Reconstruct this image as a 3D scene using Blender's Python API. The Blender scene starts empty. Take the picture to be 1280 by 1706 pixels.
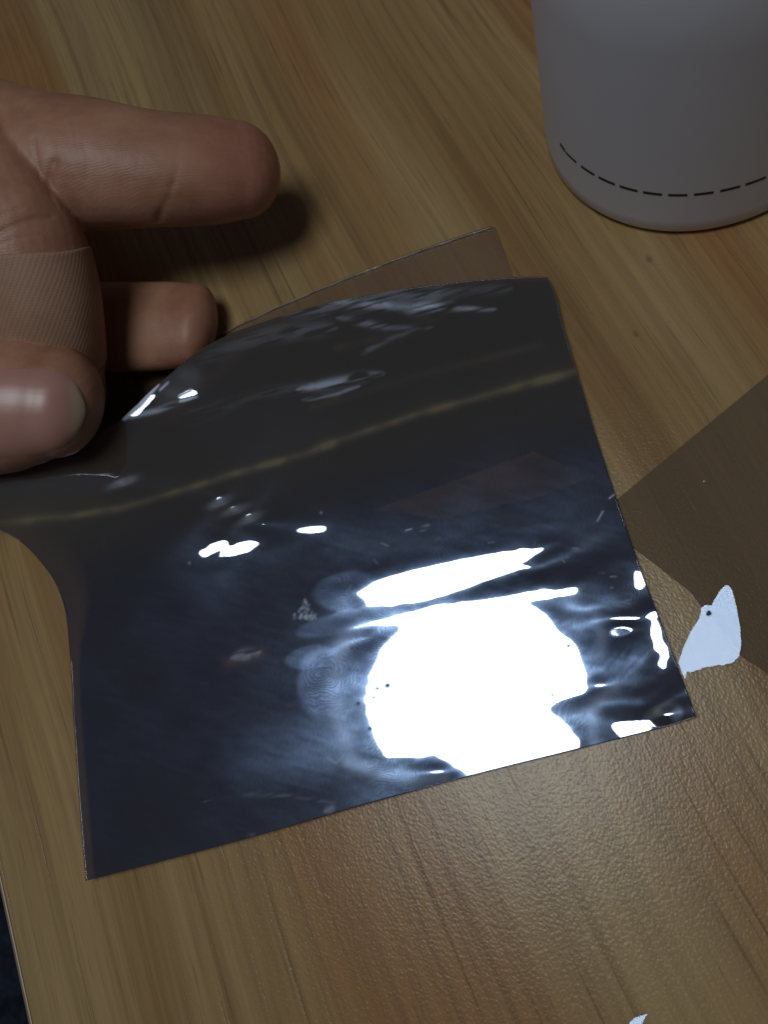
import bpy, bmesh, math, random
import numpy as np
from mathutils import Vector, Matrix

random.seed(4); rng = np.random.default_rng(4)
S = bpy.context.scene
COL = S.collection

# ------------------------------------------------------------------ camera
F, H = 1299.0, 0.2                      # focal length in photo pixels (1280 x 1706), height above the desk (m)
_up = np.array([-(1046 - 640.), (1223 - 853.), F]); _up /= np.linalg.norm(_up)
_X = np.array([1., 0, 0]) - _up * _up[0]; _X /= np.linalg.norm(_X)
_Y = np.cross(_up, _X)
M = np.array([_X, _Y, _up])

def at(x, y, z=0.0):
    "point at height z seen at photo pixel x, y"
    x, y, z = np.broadcast_arrays(np.asarray(x, float), np.asarray(y, float), np.asarray(z, float))
    d = np.stack([x - 640., -(y - 853.), np.full_like(x, -F)], -1) @ M.T
    return d * ((z - H) / d[..., 2])[..., None] + np.array([0, 0, H])

def topx(P):
    c = (np.asarray(P) - [0, 0, H]) @ M
    return 640 + F * c[..., 0] / -c[..., 2], 853 - F * c[..., 1] / -c[..., 2]

cd = bpy.data.cameras.new('camera'); cam = bpy.data.objects.new('camera', cd); COL.objects.link(cam)
cam.matrix_world = Matrix([list(M[0]) + [0], list(M[1]) + [0], list(M[2]) + [H], [0, 0, 0, 1]])
cd.sensor_fit = 'VERTICAL'; cd.sensor_height = 36.0; cd.lens = F / 1706 * 36
cd.clip_start = 0.01; cd.clip_end = 20
cd.dof.use_dof = True; cd.dof.focus_distance = 0.207; cd.dof.aperture_fstop = cd.lens / 1.7
S.camera = cam

# ------------------------------------------------------------------ light
w = bpy.data.worlds.new('World'); S.world = w; w.use_nodes = True
w.node_tree.nodes['Background'].inputs[0].default_value = (0.74, 0.80, 1.0, 1)
w.node_tree.nodes['Background'].inputs[1].default_value = 0.034

HL = 0.80
_l = at(860, 1190) * (1 + HL / H)
LAMP = Vector((_l[0], _l[1], HL))

def disc_light(name, radius, radiance, color, z):
    l = bpy.data.lights.new(name, 'AREA'); l.shape = 'DISK'; l.size = radius * 2
    l.energy = radiance * math.pi * math.pi * radius ** 2
    l.color = color
    o = bpy.data.objects.new(name, l); COL.objects.link(o); o.location = (LAMP.x, LAMP.y, z)
    return o
disc_light('lamp_light', 0.158, 8.1, (0.88, 0.95, 1.0), HL)          # the round lamp over the desk

S.view_settings.view_transform = 'Standard'; S.view_settings.look = 'None'
S.view_settings.exposure = 0; S.view_settings.gamma = 1
S.render.engine = 'CYCLES'
S.cycles.max_bounces = 10; S.cycles.transparent_max_bounces = 16
S.cycles.caustics_reflective = False; S.cycles.caustics_refractive = False
S.cycles.use_denoising = True

# ------------------------------------------------------------------ helpers
def sm(a, b, x):
    t = np.clip((x - a) / (b - a), 0, 1); return t * t * (3 - 2 * t)
def gs(x, c, w): return np.exp(-((x - c) / w) ** 2)

def tag(o, label=None, cat=None, group=None, kind=None):
    for k, v in (('label', label), ('category', cat), ('group', group), ('kind', kind)):
        if v: o[k] = v
    return o

def mesh(name, V, Fc, mat=None, parent=None, smooth=True):
    me = bpy.data.meshes.new(name)
    me.from_pydata([tuple(map(float, v)) for v in V], [], [tuple(int(i) for i in f) for f in Fc])
    me.update()
    if smooth: me.polygons.foreach_set('use_smooth', [True] * len(me.polygons))
    o = bpy.data.objects.new(name, me); COL.objects.link(o)
    if mat: me.materials.append(mat)
    if parent: o.parent = parent
    return o

def empty(name, loc=(0, 0, 0)):
    o = bpy.data.objects.new(name, None); COL.objects.link(o); o.location = loc
    o.empty_display_size = 0.01
    return o

def put(o, parent):
    "parent o, keeping its world place"
    o.parent = parent; o.matrix_parent_inverse = Matrix.Translation(-Vector(parent.location))

class NT:
    "small node helper"
    def __init__(s, name):
        s.m = bpy.data.materials.new(name); s.m.use_nodes = True
        s.t = s.m.node_tree; s.t.nodes.clear()
        s.out = s.t.nodes.new('ShaderNodeOutputMaterial')
    def n(s, typ, inp=None, **kw):
        nd = s.t.nodes.new('ShaderNode' + typ)
        for k, v in kw.items(): setattr(nd, k, v)
        for k, v in (inp or {}).items(): s.set(nd.inputs[k], v)
        return nd
    def set(s, sock, v):
        if isinstance(v, bpy.types.NodeSocket): s.t.links.new(v, sock)
        elif isinstance(v, bpy.types.Node): s.t.links.new(v.outputs[0], sock)
        elif isinstance(v, (tuple, list)) and sock.type == 'RGBA' and len(v) == 3: sock.default_value = (*v, 1)
        else: sock.default_value = v
    def math(s, op, a, b=0.0, c=0.0, clamp=False):
        nd = s.n('Math', {0: a, 1: b, 2: c}, operation=op); nd.use_clamp = clamp; return nd.outputs[0]
    def mix(s, f, a, b, blend='MIX'):
        nd = s.n('Mix', data_type='RGBA', blend_type=blend)
        s.set(nd.inputs[0], f); s.set(nd.inputs[6], a); s.set(nd.inputs[7], b); return nd.outputs[2]
    def ramp(s, f, stops, interp='LINEAR'):
        nd = s.n('ValToRGB', {0: f}); r = nd.color_ramp; r.interpolation = interp
        while len(r.elements) < len(stops): r.elements.new(0.5)
        for e, (p, c) in zip(r.elements, stops):
            e.position = p; e.color = (*c, 1) if isinstance(c, tuple) else (c, c, c, 1)
        return nd.outputs[0]
    def rng(s, f, a, b, c=0.0, d=1.0):
        return s.n('MapRange', {0: f, 1: a, 2: b, 3: c, 4: d}, interpolation_type='SMOOTHSTEP').outputs[0]
    def noise(s, vec, scale, detail=2.0, rough=0.5, dist=0.0):
        return s.n('TexNoise', {'Vector': vec, 'Scale': scale, 'Detail': detail, 'Roughness': rough, 'Distortion': dist}).outputs[0]
    def scaled(s, vec, sc, loc=(0, 0, 0), rot=(0, 0, 0)):
        return s.n('Mapping', {0: vec, 'Location': loc, 'Rotation': rot, 'Scale': sc}).outputs[0]
    def surf(s, sh): s.t.links.new(sh.outputs[0] if isinstance(sh, bpy.types.Node) else sh, s.out.inputs[0]); return s.m
    def attr(s, name): return s.n('Attribute', attribute_name=name).outputs['Fac']
    def pos(s): return s.n('TexCoord').outputs['Object']

# ------------------------------------------------------------------ the desk
E0, E1 = at(0, 1495)[:2], at(45, 1706)[:2]
_d = (E0 - E1) / np.linalg.norm(E0 - E1)          # along the grain, away from the camera
_n = np.array([_d[1], -_d[0]])                    # across, to the right (into the desk)
GR = math.atan2(_d[1], _d[0])

def wood_material():
    t = NT('wood_laminate')
    p = t.pos()                                    # local: x along the grain, y across, metres
    sep = t.n('SeparateXYZ', {0: p})
    x, y = sep.outputs[0], sep.outputs[1]
    warp = t.noise(t.scaled(p, (4.5, 5, 1)), 1.0, 1, .5)
    warp2 = t.noise(t.scaled(p, (9, 40, 1)), 1.0, 2, .5)
    yy = t.math('ADD', y, t.math('MULTIPLY', t.math('SUBTRACT', warp, .5), .020))
    yy = t.math('ADD', yy, t.math('MULTIPLY', t.math('SUBTRACT', warp2, .5), .0022))
    q = t.n('CombineXYZ', {0: x, 1: yy, 2: 0.0}).outputs[0]
    bands = t.noise(t.scaled(q, (1.6, 34, 1)), 1.0, 3, .5)
    wide = t.noise(t.scaled(q, (1.8, 15, 1), (3, 1, 0)), 1.0, 2, .5)
    fine = t.noise(t.scaled(q, (10, 520, 1)), 1.0, 4, .7)
    rings = t.noise(t.scaled(q, (1.8, 150, 1), (5, 0, 0)), 1.0, 2, .6)
    pore = t.noise(t.scaled(q, (34, 1500, 1)), 1.0, 2, .5)
    pore2 = t.noise(t.scaled(q, (7, 620, 1), (1, 7, 0)), 1.0, 2, .55)
    c = t.ramp(bands, [(.30, (.265, .145, .058)), (.44, (.370, .232, .100)), (.56, (.440, .298, .136)), (.72, (.365, .250, .120))])
    c = t.mix(t.rng(wide, .5, .68, 0, .85), c, (.36, .175, .066))
    c = t.mix(t.rng(wide, .44, .28, 0, .6), c, (.35, .27, .135))
    c = t.mix(t.rng(rings, .55, .68, 0, .38), c, (.19, .11, .05))
    g = t.ramp(fine, [(.3, .80), (.7, 1.15)])
    c = t.mix(1.0, c, g, 'MULTIPLY')
    porem = t.rng(pore, .63, .70)
    groove = t.math('MULTIPLY', t.rng(pore2, .61, .68), t.rng(t.noise(t.scaled(p, (22, 45, 1)), 1.0, 1), .40, .6))
    c = t.mix(t.math('MULTIPLY', porem, .35), c, (.07, .038, .018))
    c = t.mix(t.math('MULTIPLY', groove, .38), c, (.06, .035, .018))
    # two little knots
    for kx, ky in KNOTS:
        dv = t.n('VectorMath', {0: t.scaled(p, (1, 1.7, 0)), 1: (kx, ky * 1.7, 0)}, operation='DISTANCE').outputs['Value']
        c = t.mix(t.rng(t.math('ADD', dv, t.math('MULTIPLY', t.math('SUBTRACT', fine, .5), .002)), .0020, .0002, 0, .45), c, (.05, .028, .015))
    # pebbled lacquer
    vo = t.n('TexVoronoi', {'Vector': t.scaled(p, (1150, 1600, 1100)), 'Scale': 1.0, 'Smoothness': .6, 'Randomness': 1.0}, feature='SMOOTH_F1').outputs['Distance']
    nz = t.noise(t.scaled(p, (1500, 2000, 1100)), 1.0, 2, .5)
    nl = t.noise(t.scaled(p, (120, 120, 120)), 1.0, 2, .5)
    h = t.math('SUBTRACT', t.math('ADD', t.math('MULTIPLY', nz, 1.1), t.math('MULTIPLY', nl, .5)), t.math('MULTIPLY', vo, .8))
    h = t.math('SUBTRACT', h, t.math('MULTIPLY', groove, .7))
    bmp = t.n('Bump', {'Strength': .85, 'Distance': .000062, 'Height': h})
    b = t.n('BsdfPrincipled', {'Base Color': c, 'Roughness': .25, 'Specular IOR Level': .42, 'Normal': bmp.outputs[0]})
    return t.surf(b)

def desk_local(P):
    P = np.asarray(P)[..., :2] - E0
    return P @ _d, -(P @ _n)
KNOTS = [tuple(float(v) for v in desk_local(at(*k))) for k in ((1082, 432), (1060, 556))]
WOOD = wood_material()

desk = empty('desk', (float(E0[0]), float(E0[1]), 0)); desk.rotation_euler = (0, 0, GR)
tag(desk, 'pale wood grain desk with pebbled lacquer that everything stands on', 'desk')
def slab(name, x0, x1, y0, y1, z0, z1, mat, parent, bev=.0008):
    bm = bmesh.new(); bmesh.ops.create_cube(bm, size=1)
    for v in bm.verts: v.co = Vector(((x0 + x1) / 2 + v.co.x * (x1 - x0), (y0 + y1) / 2 + v.co.y * (y1 - y0), (z0 + z1) / 2 + v.co.z * (z1 - z0)))
    if bev: bmesh.ops.bevel(bm, geom=bm.edges[:], offset=bev, segments=2, affect='EDGES', profile=.5)
    me = bpy.data.meshes.new(name); bm.to_mesh(me); bm.free(); me.materials.append(mat)
    o = bpy.data.objects.new(name, me); COL.objects.link(o); o.parent = parent
    return o
# local y runs to the left of the grain direction: the desk lies on its negative side
slab('desktop', -.35, 1.05, -.72, -.0013, -.025, 0, WOOD, desk)
t = NT('edge_band'); p = t.pos()
ecol = t.mix(t.noise(t.scaled(p, (8, 8, 500)), 1.0, 3), (.20, .13, .07), (.30, .21, .12))
EDGE = t.surf(t.n('BsdfPrincipled', {'Base Color': ecol, 'Roughness': .35}))
slab('edge_band', -.35, 1.05, -.0012, 0, -.025, -.0003, EDGE, desk, .0004)
t = NT('steel_leg'); LEG = t.surf(t.n('BsdfPrincipled', {'Base Color': (.05, .05, .05), 'Roughness': .4}))
for lx in (-.30, .98):
    for ly in (-.09, -.68):
        slab('leg', lx, lx + .04, ly, ly + .04, -.735, -.0252, LEG, desk, .002)

t = NT('dark_carpet'); p = t.pos()
fl = t.noise(t.scaled(p, (160, 160, 160)), 1.0, 5, .75)
fl2 = t.noise(t.scaled(p, (14, 14, 14)), 1.0, 3, .6)
fc = t.ramp(t.math('ADD', t.math('MULTIPLY', fl, .55), t.math('MULTIPLY', fl2, .45)), [(.40, (.012, .018, .035)), (.60, (.20, .27, .42))])
bm_ = t.n('Bump', {'Strength': 1.0, 'Distance': .02, 'Height': fl})
FLOOR = t.surf(t.n('BsdfPrincipled', {'Base Color': fc, 'Roughness': .95, 'Normal': bm_.outputs[0]}))
fo = mesh('floor', [(-3, -3, -.735), (3, -3, -.735), (3, 3, -.735), (-3, 3, -.735)], [(0, 1, 2, 3)], FLOOR)
tag(fo, 'dark blue carpeted floor far below the desk edge', kind='structure')

# ------------------------------------------------------------------ white bottle with a dashed line
CX, CY, CR, CT, DZ = .0322, .1719, .0415, -.0174, .0171
def lathe(name, prof, mat, parent, seg=128):
    V, Fc = [], []
    for r, z in prof:
        for k in range(seg):
            a = 2 * math.pi * k / seg
            V.append((r * math.cos(a), r * math.sin(a), z))
    for i in range(len(prof) - 1):
        for k in range(seg):
            j = (k + 1) % seg
            Fc.append((i * seg + k, i * seg + j, (i + 1) * seg + j, (i + 1) * seg + k))
    Fc.append(tuple(reversed(range(seg)))); Fc.append(tuple((len(prof) - 1) * seg + k for k in range(seg)))
    return mesh(name, V, Fc, mat, parent)
t = NT('matte_white_plastic'); p = t.pos()
pc = t.mix(t.noise(t.scaled(p, (30, 30, 12)), 1.0, 3, .6), (.68, .69, .78), (.74, .75, .82))
PLA = t.surf(t.n('BsdfPrincipled', {'Base Color': pc, 'Roughness': .42, 'Specular IOR Level': .5,
     'Normal': t.n('Bump', {'Strength': .15, 'Distance': .0001, 'Height': t.noise(t.scaled(p, (900, 900, 900)), 1.0, 2)}).outputs[0]}))
t = NT('black_print'); PRI = t.surf(t.n('BsdfPrincipled', {'Base Color': (.012, .012, .014), 'Roughness': .5}))
bot = empty('bottle', (CX, CY, 0))
tag(bot, 'matte white cylindrical bottle with a black dashed line near its base', 'bottle')
rz = lambda z: CR + CT * z
prof = [(CR - .0030, .0), (CR - .0016, .0003), (CR - .0007, .001), (rz(.0022), .0022)] + [(rz(z), z) for z in (.006, .012, .02, .03, .045, .06, .075)] + \
       [(rz(.08) - .001, .079), (.034, .0835), (.024, .086), (.0135, .087), (.0135, .0875)]
lathe('body', prof, PLA, bot)
lathe('cap', [(.0150, .0876), (.0156, .0884), (.0156, .0975), (.0148, .0985), (.006, .0987)], PLA, bot)
# dashes: each a thin curved strip of print
def dash_patch(a0, a1, hh=.00046, z=DZ, dz=0.):
    n = 8; V = []; Fc = []
    for j in range(2):
        for i in range(n + 1):
            a = a0 + (a1 - a0) * i / n; zz = z + (2 * j - 1) * hh + dz * (1 - i / n); r = rz(zz) + .00006
            V.append((r * math.cos(a), r * math.sin(a), zz))
    for i in range(n): Fc.append((i, i + 1, n + 2 + i, n + 1 + i))
    return V, Fc
def ang_at(x):
    aa = np.radians(np.linspace(-200, -20, 1801)); P = np.stack([CX + rz(DZ) * np.cos(aa), CY + rz(DZ) * np.sin(aa), np.full_like(aa, DZ)], 1)
    px_, py_ = topx(P)
    ok = np.arange(len(aa)) > np.argmin(px_)
    return float(aa[ok][np.argmin(abs(px_[ok] - x))])
dx_ = [(943, 961), (969, 991), (998, 1025), (1033, 1063), (1072, 1104), (1114, 1146), (1157, 1190), (1201, 1234), (1243, 1277)]
angs = [(ang_at(a), ang_at(b)) for a, b in dx_]
per = (angs[-1][0] - angs[2][0]) / 6; wd = angs[-1][1] - angs[-1][0]
for k in range(1, 6): angs.append((angs[8][0] + per * k, angs[8][0] + per * k + wd))
for a0, a1 in angs:
    V, Fc = dash_patch(a0, a1); mesh('dash', V, Fc, PRI, bot)
V, Fc = dash_patch(ang_at(935) - .005, ang_at(942), .0007, DZ + .0002, .0006); mesh('dash', V, Fc, PRI, bot)

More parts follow.
